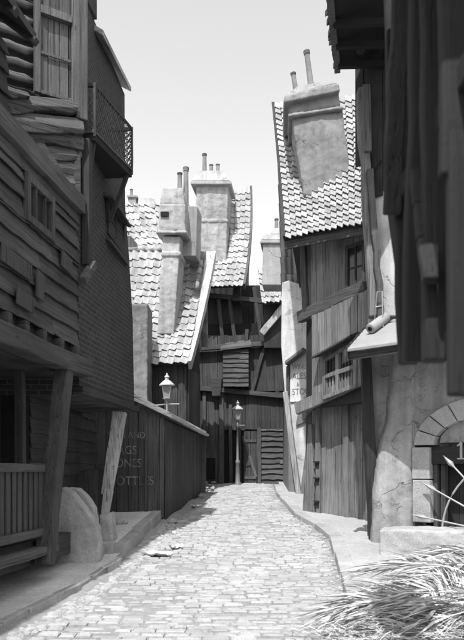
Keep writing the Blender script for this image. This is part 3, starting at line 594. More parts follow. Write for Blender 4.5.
body(h, [(.3, 25.6), (1.35, 25.55), (1.35, 27), (.3, 27)], 6.0, 8.35, M['tar_v'], 'side_wall')
# pantile skirt on the right of the gable
roof(h, P(258, 268, 25.2), P(284, 266, 25.2), P(288, 300, 24.2), P(262, 303, 24.2), 6, 6, jit=.025, amp=.035)
body(h, [(X(264,24.6), 24.6), (X(290,24.6), 24.6), (X(290,25.4), 26), (X(264,25.4), 26)], 5.9, Z(303, 24.2)+.08, M['tar_v'], 'gable_base')
mb = MB(); Yc = 24.9
frus(mb, Yc, 1.1, (197, 226, 262), (196, 228, 184)); frus(mb, Yc-.03, 1.16, (196, 228.5, 222), (195.7, 228.5, 219)); ch = rough(mb.build('chimney', M['rdark'], h, bevel=.02), .06, .25)
mb = MB(); frus(mb, Yc-.16, 1.42, (190.5, 231, 184), (190.5, 231, 180.5)); frus(mb, Yc-.12, 1.34, (191.5, 230, 180.4), (198, 223, 170.5), .18); mb.build('chimney_cap', M['render_'], ch, bevel=.02)
pot(ch, 204.5, 173, 154, Yc+.4, 4.6); pot(ch, 211.3, 172, 165, Yc+.4, 4); pot(ch, 217.8, 172, 164.5, Yc+.4, 4)

# street lamp in front of the alley house
c = P(237.5, 419, 24.2); zb = zr(24.2); h = thing('street_lamp', 'white capped street lamp on a slim post before the alley door', 'street lamp', (c.x, c.y, zb))
lantern(h, c, .95)
mb = MB(); mb.lathe((c.x, c.y, zb), [(.13,0),(.13,.08),(.085,.14),(.07,.75),(.09,.78),(.09,.84),(.045,.9),(.034,c.z-zb-.3),(.07,c.z-zb-.28),(.05,c.z-zb-.2),(.04,c.z-zb-.06)], 12); mb.build('lamp_post', M['green'], h, smooth=True)
mb = MB(); mb.tube([(c.x-.25, c.y, c.z-.22), (c.x+.25, c.y, c.z-.22)], .018); mb.build('ladder_bar', M['green'], h)

# ---------------------------------------------------------------- limewashed house with the ale sign
h = thing('limewashed_house', 'limewashed plaster house with broken wall top and small chimney, beside the tavern', 'house', (1.9, 19.5, zr(19)))
A, Bq = (X(279.5, 19.0), 19.0), (3.4, 18.2); f = Fr(A, Bq); fside = Fr((1.42, 24.4), A); zt = f.z(292, 281)
mb = MB(); n = 9; top = []
for i in range(n+1): u = f.L*i/n; top.append((u, zt+R.uniform(-.09, .09)-.1*(i > 5)))
low = [(f.L, .8), (f.u(303), .8), (f.u(298), zr(18.8)+.05)]
uzs = [f.uz(300, 500), (f.u(285.5), f.z(285, 430)), (f.u(281), f.z(281, 345))]
mb.fpoly(f, [f.uz(299, 498), f.uz(292, 450), f.uz(285, 400), f.uz(281, 345), f.uz(281.5, 300)]+[(max(u, f.u(281.5)+.01), z) for u, z in top]+[(f.L, .8), (f.u(300), .8)], -.3, 0)
mb.build('front_wall', M['plaster'], h, bevel=.02)
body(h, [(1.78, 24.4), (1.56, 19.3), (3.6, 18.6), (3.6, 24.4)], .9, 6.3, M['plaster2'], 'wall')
mb = MB(); mb.beam(f(f.u(299.5), zr(18.9)+.05, .06), f(f.u(286), f.z(286, 392), .05), .14, .12, f.nv, 6, .012); mb.build('corner_post', M['pale_v'], h, bevel=.015)
mb = MB(); mb.fpoly(f, [f.uz(288, 366), f.uz(306, 352), f.uz(306, 349), f.uz(288, 362.5)], .01, .30); mb.build('sign_hood', M['plaster2'], h, bevel=.01)
mb = MB(); mb.fpoly(f, [f.uz(287, 395), f.uz(290, 395), f.uz(290, 365), f.uz(287, 367)], .01, .10); mb.build('sign_jamb', M['old_v'], h, bevel=.01)
mb = MB(); mb.fpoly(f, [f.uz(296, 426), f.uz(312, 420), f.uz(312, 392), f.uz(300, 402)], .01, .06); mb.fpoly(f, [f.uz(300, 500), f.uz(313, 500), f.uz(312, 430), f.uz(309, 430)], .01, .10); mb.build('plaster_patch', M['plaster2'], h, bevel=.015)
mb = MB(); Yc = 21.0; frus(mb, Yc, .8, (262, 292, 285), (263, 292, 236)); ch = mb.build('chimney', M['render_'], h, bevel=.02)
mb = MB(); frus(mb, Yc-.07, .95, (260, 293, 243), (260, 293, 240)); frus(mb, Yc-.05, .9, (261, 292, 239.8), (263, 289, 234), .06); frus(mb, Yc+.1, .5, (270, 283, 234), (273, 280, 228), .1); mb.build('chimney_cap', M['render_'], ch, bevel=.02)
pot(ch, 276.5, 232, 219, Yc+.3, 4)
s = thing('ale_sign', 'white upright painted board reading wines, ales and stout', 'sign', f(f.u(297), f.z(297, 399), .02))
mb = MB(); mb.fpoly(f, [f.uz(290.5, 402), f.uz(309, 402), f.uz(309, 352), f.uz(290.5, 365)], .008, .04); mb.build('board', M['sboard'], s, bevel=.004)
for t_, py, sz in (('WINES', 369.5, .19), ('ALES', 379.5, .24), ('&', 386.5, .15), ('STOUT', 395, .24)):
    px = 292.5 if t_ != '&' else 297; u, z = f.uz(px, py); text(t_, sz, f, u, z, .043, M['sletter'], s, sx=.78)

# ---------------------------------------------------------------- tavern with big pantile roof
h = thing('tavern', 'crooked board tavern with big pantile roof and massive leaning chimney', 'tavern', (2.2, 15.5, zr(15)+.1))
f = Fr((X(313, 15.5), 15.5), (X(381, 14.0), 14.0)); G = lambda u: zr(f(u,0).y)+.06
zl = lambda u: f.z(313, 411)+(f.z(358, 390)-f.z(313, 411))*(u-f.u(313))/(f.u(358)-f.u(313))   # ledge height
f2 = Fr(f(.42,0,.42)[:2], f(f.L+.1,0,.42)[:2])                                               # jettied first floor
f4 = Fr((X(305, 15.35), 15.35), (X(369, 13.98), 13.98))
body(h, [f(.05,0,-.05)[:2], f(f.L,0,-.05)[:2], (4.2, 17.5), (1.9, 18.0)], .5, 3.0, M['dark'], 'inner_wall')
body(h, [f2(.02,0,-.04)[:2], f2(f2.L,0,-.04)[:2], (4.2, 17.6), (1.9, 17.9)], 2.95, 5.0, M['tar_v'], 'upper_wall')
body(h, [f4(.02,0,-.04)[:2], f4(f4.L,0,-.04)[:2], (4.2, 17.6), (1.9, 17.9)], 4.95, 6.9, M['tar_v'], 'attic_wall')
mb = MB(); vboards(mb, f, 0, f.L, G, lambda u: zl(u)-.02, 0, .21, .03, .01, .01); mb.build('ground_boards', M['wall_v'], h, bevel=.004)
mb = MB()
for px, lean in ((321, -.02), (349, -.02), (371, -.03)): u = f.u(px); mb = MB(); mb.beam(f(u, G(u), .06), f(u+lean, zl(u), .06), .13, .09, f.nv, 6, .01); mb.build('ground_post', M['wall_v'], h, bevel=.01)
u = f.u(320.5); mb = MB()
for py in (464, 480, 503): mb = MB(); z = f.z(320, py); mb.fbox(f, u-.055, u+.065, z-.09, z+.03, .112, .12); mb.fbox(f, u-.07, u+.08, z+.031, z+.06, .112, .16); mb.build('post_notch', M['iron'], h)
mb = MB(); mb.fpoly(f, [(f.u(306), G(0)), (f.u(318), G(0)), (f.u(315), zl(0)-.3), (f.u(312), zl(0)-.3)], .0, .12); mb.build('corner_board', M['wall_v'], h, bevel=.01)
mb = MB(); mb.beam(f(-.1, zl(0)+.03, .40), f(f.L+.05, zl(f.L)+.03, .40), .10, .26, (0,0,1), 8, .01); mb.build('jetty_beam', M['wall_v'], h, bevel=.012)
mb = MB(); mb.hexa([f(-.05,zl(0)+.04,-.04),f(f.L,zl(f.L)+.04,-.04),f(f.L,zl(f.L)+.04,.42),f(-.05,zl(0)+.04,.42)], [f(-.05,zl(0)+.09,-.04),f(f.L,zl(f.L)+.09,-.04),f(f.L,zl(f.L)+.09,.42),f(-.05,zl(0)+.09,.42)]); mb.build('jetty_floor', M['tar_h'], h)
zu = lambda u: f2.z(318, 312, .1)+(f2.z(362, 291, .1)-f2.z(318, 312, .1))*(u-f2.u(318, .1))/(f2.u(362, .1)-f2.u(318, .1))   # upper ledge
uw0, uw1 = f2.u(326), f2.u(358)
zw0 = lambda u: zl(u)+.12
mb = MB(); vboards(mb, f2, 0, uw0-.02, lambda u: zl(u)+.05, lambda u: zu(u), 0, .19, .03, .01); vboards(mb, f2, uw1+.02, f2.L, lambda u: zl(u)+.05, zu, 0, .19, .03, .01)
vboards(mb, f2, uw0-.02, uw1+.02, lambda u: f2.z(326, 360)+(f2.z(358, 341)-f2.z(326, 360))*(u-uw0)/(uw1-uw0), zu, 0, .19, .03, .01); mb.build('first_floor_boards', M['wall_v'], h, bevel=.004)
# slatted two-light window under a hood
def sl(px, y): return f2.z(px, y)
fr = MB(); um = f2.u(339)
for px, w_ in ((326.5, .08), (339.5, .09), (357, .08)):
    u = f2.u(px); t = (px-326)/32; fr.fbox(f2, u-w_/2, u+w_/2, sl(px, 399-12*t), sl(px, 360-19*t), .0, .09)
for ya, yb, w_ in ((398, 386, .08), (377.5, 366.5, .09), (361, 342, .08)):
    fr.beam(f2(uw0, sl(326, ya), .055), f2(uw1, sl(358, yb), .055), w_, .075, f2.nv, 3, .003)
w = fr.build('window', M['wall_v'], h, bevel=.006)
sl_ = MB(); bk = MB()
bk.fpoly(f2, [f2.uz(326, 399), f2.uz(358, 387), f2.uz(358, 341), f2.uz(326, 360)], -.03, .004); bk.build('pane', M['glass'], w)
sl2 = MB()
for i in range(10):
    px = 328+i*3.1; t = (px-326)/32; u = f2.u(px); 
    if abs(px-339.5) < 1.6: continue
    sl_.fbox(f2, u-.022, u+.022, sl(px, 398-12*t), sl(px, 378-11*t), .02, .045); sl2.fbox(f2, u-.014, u+.014, sl(px, 377-11*t), sl(px, 361-19*t), .02, .04)
sl_.build('slat_panel', M['wall_v'], w); sl2.build('window_bars', M['mid_v'], w)
mb = MB(); mb.hexa([f2(uw0-.15,sl(324,356),.0),f2(uw1+.05,sl(359,335),.0),f2(uw1+.05,sl(359,339),.3),f2(uw0-.15,sl(324,360),.3)], [f2(uw0-.15,sl(324,352),.0),f2(uw1+.05,sl(359,331),.0),f2(uw1+.05,sl(359,337),.3),f2(uw0-.15,sl(324,358),.3)]); mb.build('window_hood', M['mid_h'], w, bevel=.006)
zq = lambda u: f4.z(318, 312, .1)+(f4.z(362, 291, .1)-f4.z(318, 312, .1))*(u-f4.u(318, .1))/(f4.u(362, .1)-f4.u(318, .1))
mb = MB(); mb.beam(f4(-.05, zq(0)+.05, .12), f4(f4.L+.02, zq(f4.L)+.05, .12), .16, .24, (0,0,1), 8, .01); mb.build('upper_ledge', M['old_h'], h, bevel=.012)
mb = MB(); mb.hexa([f2(.0,zu(0)-.03,.03),f2(f2.L,zu(f2.L)-.03,.03),f4(f4.L,zq(f4.L)-.02,0),f4(-.02,zq(0)-.02,0)], [f2(.0,zu(0)+.01,.03),f2(f2.L,zu(f2.L)+.01,.03),f4(f4.L,zq(f4.L)+.03,0),f4(-.02,zq(0)+.03,0)]); mb.build('pent_board', M['old_h'], h)
ua, ub = f4.u(345.5, .06), f4.u(365, .06); zA, zB = f4.z(355, 291, .06), f4.z(355, 243, .06)
ez = 6.72
mb = MB(); vboards(mb, f4, -.02, ua-.01, lambda u: zq(u)+.12, ez, .03, .2, .03, .01); vboards(mb, f4, ub+.01, f4.L, lambda u: zq(u)+.12, ez, .03, .2, .03, .01)
vboards(mb, f4, ua-.01, ub+.01, zB, ez, .03, .2, .03, .01); mb.build('second_floor_boards', M['wall_v'], h, bevel=.004)
window(h, f4, ua, ub, zA, zB, .03, M['mid_v'], 2, 2, .07)
mb = MB(); mb.beam(f4(.12, zq(0)+.1, .08), f4(.02, ez, .08), .16, .12, f4.nv, 5, .012); mb.build('corner_post', M['old_v'], h, bevel=.012)
# roof
BL, BR, TL, TR = P(286.5, 238, 14.55), P(368, 222, 13.55), P(275, 104, 17.2), P(366, 95, 16.2)
roof(h, TL, TR, BR, BL, 14, 24, sag=.10, jit=.012, amp=.03)
mb = MB(); pantiles(mb, TL+V((0,.06,0)), TR+V((0,.06,0)), TR+V((0.3,2.4,-4)), TL+V((0.3,2.4,-4)), 13, 10); mb.build('rear_tiles', M['tdark'], h)
mb = MB(); mb.beam(BL+V((-.02,.10,-.12)), BR+V((0,.10,-.12)), .17, .06, (0,-1,0), 8, .008); mb.build('eave_board', M['old_h'], h, bevel=.006)
nn = (TR-TL).cross(BL-TL).normalized(); nn = nn if nn.z > 0 else -nn; rr = []
for i in range(9): t = i/8; q = TL.lerp(BL, t)-nn*(.10*4*t*(1-t)); rr.append([q+nn*.06+V((-.07,0,0)), q+nn*.06, q-nn*.24, q-nn*.24+V((-.07,0,0))])
mb = MB(); mb.loft(rr); mb.build('barge_board', M['tar_v'], h)
mb = MB(); q0 = [V((BL.x+.15, BL.y+.5, 6.5)), V((TL.x+.4, TL.y, TL.z-.45)), V((TL.x+.7, TL.y+1.4, 7.6)), V((TL.x+.75, TL.y+1.6, 6.5))]; mb.extr(q0, (.25, .0, 0)); mb.build('gable_wall', M['tar_v'], h)
mb = MB(); Yc = 14.95
def cq(pts, d, sk=0): 
    q = [P(x_, y_, Yc+sk) for x_, y_ in pts]; return q
def fr4(lo, hi, d, y0=0.0, in_=0.0):
    a, b = [P(*q, Yc+y0) for q in lo]; c, e = [P(*q, Yc+y0+in_) for q in hi]; D = V((.1, d, 0)); D2 = V((.1, d-2*in_, 0)); mb.hexa([a, b, b+D, a+D], [c, e, e+D2, c+D2])
fr4([(304, 196), (353, 196)], [(291, 112), (342, 105)], 1.25); ch = rough(mb.build('chimney', M['trender'], h, bevel=.03), .05, .3)
mb = MB(); fr4([(288.5, 117), (343, 109)], [(288, 113.5), (343, 105.5)], 1.42, -.09); fr4([(290.5, 113.2), (341, 105.2)], [(288, 101), (338, 90)], 1.3, -.02); fr4([(283.5, 103), (340, 91)], [(284, 95), (339, 82.5)], 1.6, -.16)
fr4([(285, 94.8), (338, 82.3)], [(297, 86), (330, 80)], 1.5, -.10, .3); rough(mb.build('chimney_cap', M['trender'], ch, bevel=.025), .035, .2)
pot(ch, 296, 92, 73, Yc+.5, 5.2, lean=-3); pot(ch, 311, 86, 51, Yc+.5, 6, lean=-4.5)

# ---------------------------------------------------------------- plaster house with the arched doorway
h = thing('plaster_house', 'plastered house with swelling round corner, stone-jambed doorway and lead canopy', 'house', (3.2, 11.8, zr(11)+.1))
f = Fr((X(366, 12.2), 12.2), (X(520, 10.4), 10.4)); g0 = zr(11.5)+.06
ud0, ud1 = f.u(432), f.u(432)+1.75; zd = f.z(440, 447); uj = f.u(413.5)
# wall with a door opening: pieces round the hole
mb = MB(); mb.fbox(f, .05, uj+.02, g0-.2, 7.6, -.4, 0); mb.fbox(f, ud1+.25, f.L+1.2, g0-.2, 7.6, -.4, 0); mb.fbox(f, uj+.02, ud1+.25, zd+.62, 7.6, -.4, 0)
mb.build('wall', M['colp'], h)
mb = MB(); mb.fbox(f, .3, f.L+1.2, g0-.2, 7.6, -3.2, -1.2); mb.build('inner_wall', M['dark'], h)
mb = MB(); rings = []                                   # swelling corner
for py, pl, pr in ((527, 374.5, 414), (500, 376, 414), (470, 379, 414), (440, 384, 414), (420, 390, 414), (400, 391.5, 416), (375, 393.5, 418), (345, 394, 420), (312, 394, 420)):
    Yq = 11.55; a, b = X(pl, Yq), X(pr, Yq); cx, r = (a+b)/2, (b-a)/2; z = Z(py, Yq-.35) if py < 520 else g0-.05
    sg_ = lambda q: math.copysign(abs(q)**.55, q)
    rings.append([(cx+r*sg_(math.cos(t)), Yq+.18-(.13+.1*r)*abs(math.sin(t))**.55*(.12+.88*((1-math.cos(t))/2)**.6)-.13*sg_(math.cos(t)), z+R.uniform(-.01,.01)) for t in [math.pi*k/14 for k in range(15)]]+[(cx-r, Yq+.5, z), (cx+r, Yq+.3, z)])
mb.loft(rings); rough(mb.build('corner_column', M['colp'], h), .05, .3, 3)
# stone jambs and relieving arch
for y0, y1, dx in ((522, 480, .01), (479, 447.5, 0)): mb = MB(); mb.fpoly(f, [(uj-.0+dx, f.z(420, y0)), (ud0-.02+dx*2, f.z(420, y0)), (ud0-.03+dx, f.z(420, y1)), (uj+dx, f.z(420, y1))], -.25, .06); mb.build('jamb', M['ashlar'], h, bevel=.012)
for y0, y1, dx in ((522, 470, .01), (469, 447.5, 0)): mb = MB(); mb.fpoly(f, [(ud1+.02, f.z(420, y0)), (ud1+.30, f.z(420, y0)), (ud1+.30, f.z(420, y1)), (ud1+.02, f.z(420, y1))], -.25, .06); mb.build('jamb', M['ashlar'], h, bevel=.012)
mb = MB(); cxu = (ud0+ud1)/2; hw = (ud1-ud0)/2; n = 9; zs = zd+.03; a0, a1 = hw+.30, hw-.04; b0, b1 = .74, .42
for k in range(n):
    t0, t1 = math.pi*k/n+.012, math.pi*(k+1)/n-.012; mm = 4; poly = []
    for i in range(mm+1): t = t0+(t1-t0)*i/mm; poly.append((cxu-a0*math.cos(t), zs+b0*math.sin(t)))
    for i in range(mm+1): t = t1+(t0-t1)*i/mm; poly.append((cxu-a1*math.cos(t), zs+b1*math.sin(t)))
    mb.fpoly(f, poly, -.2, .05+R.uniform(-.01,.012))
mb.build('relieving_arch', M['ashlar'], h, bevel=.012)
mb = MB(); poly = [(cxu-a1*.93*math.cos(math.pi*k/12), zs+.04+b1*.93*math.sin(math.pi*k/12)) for k in range(13)]; mb.fpoly(f, poly, -.2, -.06); mb.build('tympanum', M['colp'], h)
mb = MB(); poly = [(cxu-(a0+.2)*math.cos(math.pi*k/16), zs+(b0)*math.sin(math.pi*k/16)) for k in range(17)]
poly = [(uj+.02, zd+.01)]+[(u_, z_) for u_, z_ in poly if uj+.02 < u_ < ud1+.25]+[(ud1+.25, zd+.01)]; poly2 = poly
mb.fpoly(f, [(uj+.02, zd+.62), (ud1+.25, zd+.62), (ud1+.25, zd+.012), (uj+.02, zd+.012)], -.39, -.21); mb.build('arch_backing', M['colp'], h)
# pieces of wall in the arch's corners
for sgn in (-1, 1):
    mb = MB(); ue_ = uj+.022 if sgn < 0 else ud1+.248; pts = []
    for k in range(9):
        t = math.pi/2*k/8; u_ = cxu+sgn*(a0+.003)*math.cos(t); z_ = zs+(b0+.003)*math.sin(t); u_ = max(uj+.022, min(ud1+.248, u_)); pts.append((u_, min(z_, zd+.617)))
    pts = [p for i, p in enumerate(pts) if i == 0 or (abs(p[0]-pts[i-1][0])+abs(p[1]-pts[i-1][1])) > .004]
    mb.fpoly(f, pts+[(ue_, zd+.618)], -.2, -.003); mb.build('spandrel', M['colp'], h)
mb = MB(); mb.fbox(f, ud0-.02, ud1+.02, f.z(445, 464), zd, -.25, -.02); li = mb.build('lintel', M['tar_h'], h, bevel=.01)
u, z = f.uz(456, 458); mb = MB(); mb.fpoly(f, [(u+.055,z),(u+.095,z),(u+.095,z+.25),(u+.065,z+.25),(u+.01,z+.205),(u+.01,z+.18),(u+.055,z+.20)], -.018, -.012); mb.fpoly(f, [(u+.01,z-.022),(u+.14,z-.022),(u+.14,z-.001),(u+.01,z-.001)], -.018, -.012); mb.build('door_number', M['white'], li)
mb = MB(); zt_ = f.z(445, 464)-.003; 
for ua_, ub_, q_ in ((ud0, ud0+.06, -.05), (ud1-.06, ud1, -.05), (ud0+.1, ud0+.17, -.1)): mb = MB(); mb.fbox(f, ua_, ub_, .5, zt_, -.22, q_); mb.build('door_frame', M['old_v'], h, bevel=.008)
mb = MB(); vboards(mb, f, ud0+.1, ud1-.06, .5, zt_, -.34, .2, .03, .004); mb.build('door', M['tar_v'], h, bevel=.004)
# upper front: boards under the hood, leaning posts
f2 = Fr(f(-.18,0,.12)[:2], f(2.4,0,.12)[:2])
mb = MB(); mb.fbox(f, f.u(361), f.L+1.0, 7.0, 9.3, -2.6, .08); mb.build('attic_wall', M['tar_v'], h)
mb = MB(); vboards(mb, f, f.u(359), 1.2, lambda u: 6.8+R.uniform(-.35, .1)-.3*(u > .25), 9.2, .09, .17, .03, .03); mb.build('attic_boards', M['tar_v'], h, bevel=.004)
mb = MB(); mb.beam(P(374, 318, 11.85), P(360.5, 90, 11.9), .15, .2, (0,-1,0), 9, .018); mb.build('leaning_post', M['wall_v'], h, bevel=.03)
mb = MB(); mb.beam(P(381, 318, 11.7), P(370, 170, 11.75), .11, .14, (0,-1,0), 9, .014); mb.build('leaning_post', M['old_v'], h, bevel=.02)
mb = MB(); mb.beam(P(368, 152, 11.6), P(366, 85, 11.6), .12, .1, (0,-1,0), 4, .01); mb.build('hanging_post', M['old_v'], h, bevel=.012)
mb = MB(); a, b = f.u(372), f.u(398); mb.fpoly(f, [f.uz(374, 316, .1), f.uz(398, 316, .1), f.uz(390, 168, .1), f.uz(370, 166, .1)], .0, .09); mb.build('plaster_panel', M['plaster'], h, bevel=.02)
mb = MB(); mb.beam(f(f.u(368), f.z(368, 186), .16), f(f.u(385), f.z(385, 162), .16), .1, .1, f.nv, 3, .01); mb.build('bracket', M['tar_v'], h)
# hood roof above, seen from below
e1, e0 = P(336, 70, 12.0), P(327.5, -8, 10.0); w1, w0 = V((3.0, 12.2, 8.62)), V((3.0, 10.0, 8.62))
mb = MB(); mb.hexa([e1, e0, w0+V((.6,0,.5)), w1+V((.6,0,.5))], [e1+V((0,0,.08)), e0+V((0,0,.08)), w0+V((.6,0,.6)), w1+V((.6,0,.6))]); mb.build('hood_roof', M['dark'], h)  # black colour stands in for the shade under the hood
mb = MB(); d = (e0-e1); nseg = 13                           # ragged shingle edge
for k in range(nseg):
    a = e1+d*(k/nseg)+V((-.02-R.uniform(0,.07),0,R.uniform(-.02,.05))); b = e1+d*((k+.96)/nseg)+V((-.02-R.uniform(0,.03),0,0)); mb.hexa([a, b, b+V((.5,0,.22)), a+V((.5,0,.22))], [q+V((0,0,.03+.06)) for q in (a, b, b+V((.5,0,.22)), a+V((.5,0,.22)))])
mb.build('hood_shingles', M['mid_h'], h)
mb = MB(); mb.beam(e1+V((.03,0,-.03)), e0+V((.03,0,-.03)), .10, .06, (0,0,1), 5, .006)
mb.build('hood_fascia', M['old_v'], h)
mb = MB()
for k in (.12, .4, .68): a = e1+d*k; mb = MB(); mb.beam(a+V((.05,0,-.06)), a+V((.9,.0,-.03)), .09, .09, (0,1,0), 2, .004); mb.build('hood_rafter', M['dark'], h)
pass
mb = MB(); mb.beam(P(341, 0, 10.7), P(361, 52, 11.7), .12, .1, (0,-1,0), 4, .01); mb.build('hood_brace', M['tar_v'], h)
mb = MB(); mb.fbox(f, -.1, f.L+1.1, 9.302, 9.45, -2.8, .2); mb.build('roof', M['tar_h'], h)
# lead canopy
c0, c3 = P(347, 352, 11.25), P(366, 330, 12.0); c1, c2 = c0+f.d*3.1+V((0,0,.02)), c3+f.d*2.9+V((0,0,.03))
mb = MB(); mb.hexa([c0, c1, c2, c3], [q+V((0,0,.05)) for q in (c0, c1, c2, c3)]); mb.build('canopy', M['lead'], h, bevel=.01)
mb = MB(); mb.hexa([c0+V((.05,.04,-.12)), c1+V((0,.04,-.12)), c1+V((0,.09,-.12)), c0+V((.05,.09,-.12))], [q for q in (c0+V((.02,.03,-.003)), c1+V((0,.03,-.003)), c1+V((0,.1,-.003)), c0+V((.02,.1,-.003)))]); mb.build('canopy_fascia', M['tar_h'], h)
mb = MB()
for k in range(7): a = c0.lerp(c3, k/6)+V((-.04,0,.03)); mb.beam(a, a+V((-.02+R.uniform(-.04,.03), 0, -.20-R.uniform(0,.14))), .16, .04, (1,0,0), 2, .01)
mb.build('canopy_fringe', M['tar_v'], h)
mb = MB(); mb.beam((X(375,12.0), 12.0, g0-.1), P(365, 352, 11.95), .17, .2, (0,-1,0), 6, .015); mb.build('canopy_post', M['tar_v'], h, bevel=.015)
mb = MB(); mb.fbox(f, -.1, .16, g0-.1, 3.9, -.45, -.2); mb.build('passage_wall', M['tar_v'], h)
# roll on the canopy
cn = (c1-c0).cross(c3-c0).normalized(); cn = cn if cn.z > 0 else -cn; cam_ = V((0, 0, EYE))
def lie(px, py, off):                                    # point lying on the canopy
    d_ = P(px, py, 1.0)-cam_; return cam_+d_*((c0+cn*(.05+off)-cam_).dot(cn)/d_.dot(cn))
a, b = lie(370, 329, .085), lie(386, 317, .085); o = thing('lead_roll', 'rolled metal sheet lying on the lead canopy', 'metal roll', a.lerp(b, .5))
mb = MB(); mb.tube([a, a+(b-a)*.02, b-(b-a)*.02, b], [.07, .085, .085, .07], 14); mb.build('roll', M['lead'], o, smooth=True)
mb = MB(); mb.tube([a+(a-b)*.01, a-(a-b)*.03], [.04, .04], 10); mb.build('core', M['dark'], o)
o = thing('wire_stay', 'bent wire frame standing on the canopy against the leaning post', 'wire frame', P(373, 315, 11.5))
wb = lie(376, 327, 0); mb = MB(); q = [lie(374, 327, 0), P(377, 292, wb.y-.2), P(382, 291, wb.y-.2), lie(383, 327, 0)]; mb.tube(q, .012, 6); mb.tube([P(375.5, 307, wb.y-.12), P(382.7, 306, wb.y-.12)], .01, 6); mb.build('wire', M['ironp'], o)
# iron fan grille
cg = f(f.u(520, .1), g0+.28, .16); o = thing('iron_fan_grille', 'half-round iron fan grille with spear points before the dark doorway', 'iron grille', cg)
ucg = f.u(520, .16); sc = 10.9/F; mb = MB(); rad = 70*sc*1.12
mb.tube([f(ucg-rad*math.cos(math.pi*k/28), g0+.26+rad*1.0*math.sin(math.pi*k/28), .16) for k in range(29)], .016, 6); mb.build('ring', M['ironp'], o)
for a_ in (9, 28, 47, 68, 90, 112, 133, 152, 171):
    t = math.radians(a_); L0 = 92*sc*1.10; d = V((-math.cos(t), math.sin(t), 0)); pts = [f(ucg+d.x*k, g0+.28+d.y*k*.95, .155) for k in (.2, L0*.6, L0*.97)]
    mb = MB(); mb.tube(pts, [.016, .015, .014], 6); s_ = mb.build('spear', M['ironp'], o)
    e_ = f(ucg+d.x*L0*1.12, g0+.28+d.y*L0*1.12*.95, .155); e1_ = f(ucg+d.x*L0*.95, g0+.28+d.y*L0*.95*.95, .155); e2_ = e1_.lerp(e_, .3)
    mb = MB(); mb.tube([e1_, e2_, e_], [.014, .042, .004], 6); mb.build('spear_point', M['ironp'], s_)
# doorstep
q0 = f(f.u(382, .5), 0, .62); mb = MB(); z0, z1 = zr(10.8)+.05, Z(528, 11.0)
A = [V((X(379,10.7),10.7,0)), V((X(379,10.7)+2.9,10.15,0)), V((X(379,10.7)+3.1,11.3,0)), V((X(383,11.35),11.35,0))]
n = 12; rb = []; rt = []
mb.hexa([q+V((0,0,z0)) for q in A], [q+V((0,0,z1)) for q in A]); o = rough(mb.build('doorstep', M['kerb'], None, bevel=.025), .05, .2, 5); tag(o, 'long pale stone doorstep below the arched doorway', 'doorstep')

# ---------------------------------------------------------------- near timber house on the right
h = thing('jettied_house', 'black timber house jutting over the right pavement close by', 'house', (2.4, 3.4, .1))
f = Fr((X(408, 3.45), 3.45), (.80, 1.75)); zb = lambda u: Z(352, 3.45)-.14*u
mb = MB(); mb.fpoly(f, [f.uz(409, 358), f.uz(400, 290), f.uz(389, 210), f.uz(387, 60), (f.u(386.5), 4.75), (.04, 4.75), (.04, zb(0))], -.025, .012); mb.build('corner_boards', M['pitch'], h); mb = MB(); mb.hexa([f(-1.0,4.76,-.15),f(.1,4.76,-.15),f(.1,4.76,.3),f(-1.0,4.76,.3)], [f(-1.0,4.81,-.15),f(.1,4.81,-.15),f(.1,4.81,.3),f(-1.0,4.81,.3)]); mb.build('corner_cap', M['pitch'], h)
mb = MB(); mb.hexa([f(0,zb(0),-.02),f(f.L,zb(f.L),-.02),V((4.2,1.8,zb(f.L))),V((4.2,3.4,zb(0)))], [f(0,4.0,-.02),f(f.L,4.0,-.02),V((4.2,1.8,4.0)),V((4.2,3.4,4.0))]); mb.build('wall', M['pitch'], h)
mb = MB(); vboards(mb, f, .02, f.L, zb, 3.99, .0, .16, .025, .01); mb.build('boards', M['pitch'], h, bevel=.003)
for px0, px1, w_, n_, m_, y0_ in ((409, 387, .06, .03, 'pitch', 364), (392, 405, .04, .09, 'tar_v', 215), (414, 424, .08, .08, 'pitch', 362), (461, 455, .05, .06, 'pitch', 396), (436, 432, .08, .06, 'pitch', 362), (453, 449, .05, .08, 'pitch', 176)):
    mb = MB(); mb.beam(f(f.u(px0, n_), f.z(px0, y0_, n_), n_), f(f.u(px1, n_), 4.75 if px1 < 400 else 3.99, n_), w_, .09, f.nv, 8, .008); mb.build('post', M[m_], h, bevel=.01)
mb = MB(); a = [f(f.u(px, .1), f.z(px, py, .1), .1) for px, py in ((418, 172), (421, 205), (425, 240), (431, 282))]; 
for p, q in zip(a, a[1:]): mb.beam(p, q, .045, .06, f.nv, 2, .004)
mb.build('brace', M['pitch'], h, bevel=.01)
mb = MB(); mb.beam(f(.02, zb(0), -.03), f(f.L, zb(f.L), -.03), .14, .10, (0,0,1), 8, .008); mb.build('jetty_beam', M['pitch'], h, bevel=.012)
mb = MB(); mb.beam(f(.02, 2.95, .03), f(f.L, 2.9, .03), .07, .1, (0,0,1), 8, .008); mb.build('mid_beam', M['pitch'], h, bevel=.012)
mb = MB(); mb.hexa([f(-.1,4.005,.45),f(f.L,4.005,.45),V((4.3,1.8,4.04)),V((4.3,3.5,4.04))], [f(-.1,4.05,.45),f(f.L,4.05,.45),V((4.3,1.8,4.09)),V((4.3,3.5,4.09))]); mb.build('roof', M['pitch'], h)
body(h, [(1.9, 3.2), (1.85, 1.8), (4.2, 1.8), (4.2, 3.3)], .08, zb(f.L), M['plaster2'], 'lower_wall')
for y_ in (1.95, 2.5, 3.05): mb = MB(); mb.beam((1.88, y_, 1.1), (1.15, y_, zb(1)+.02), .12, .12, (0,1,0), 4, .008); mb.build('bracket', M['pitch'], h, bevel=.01)

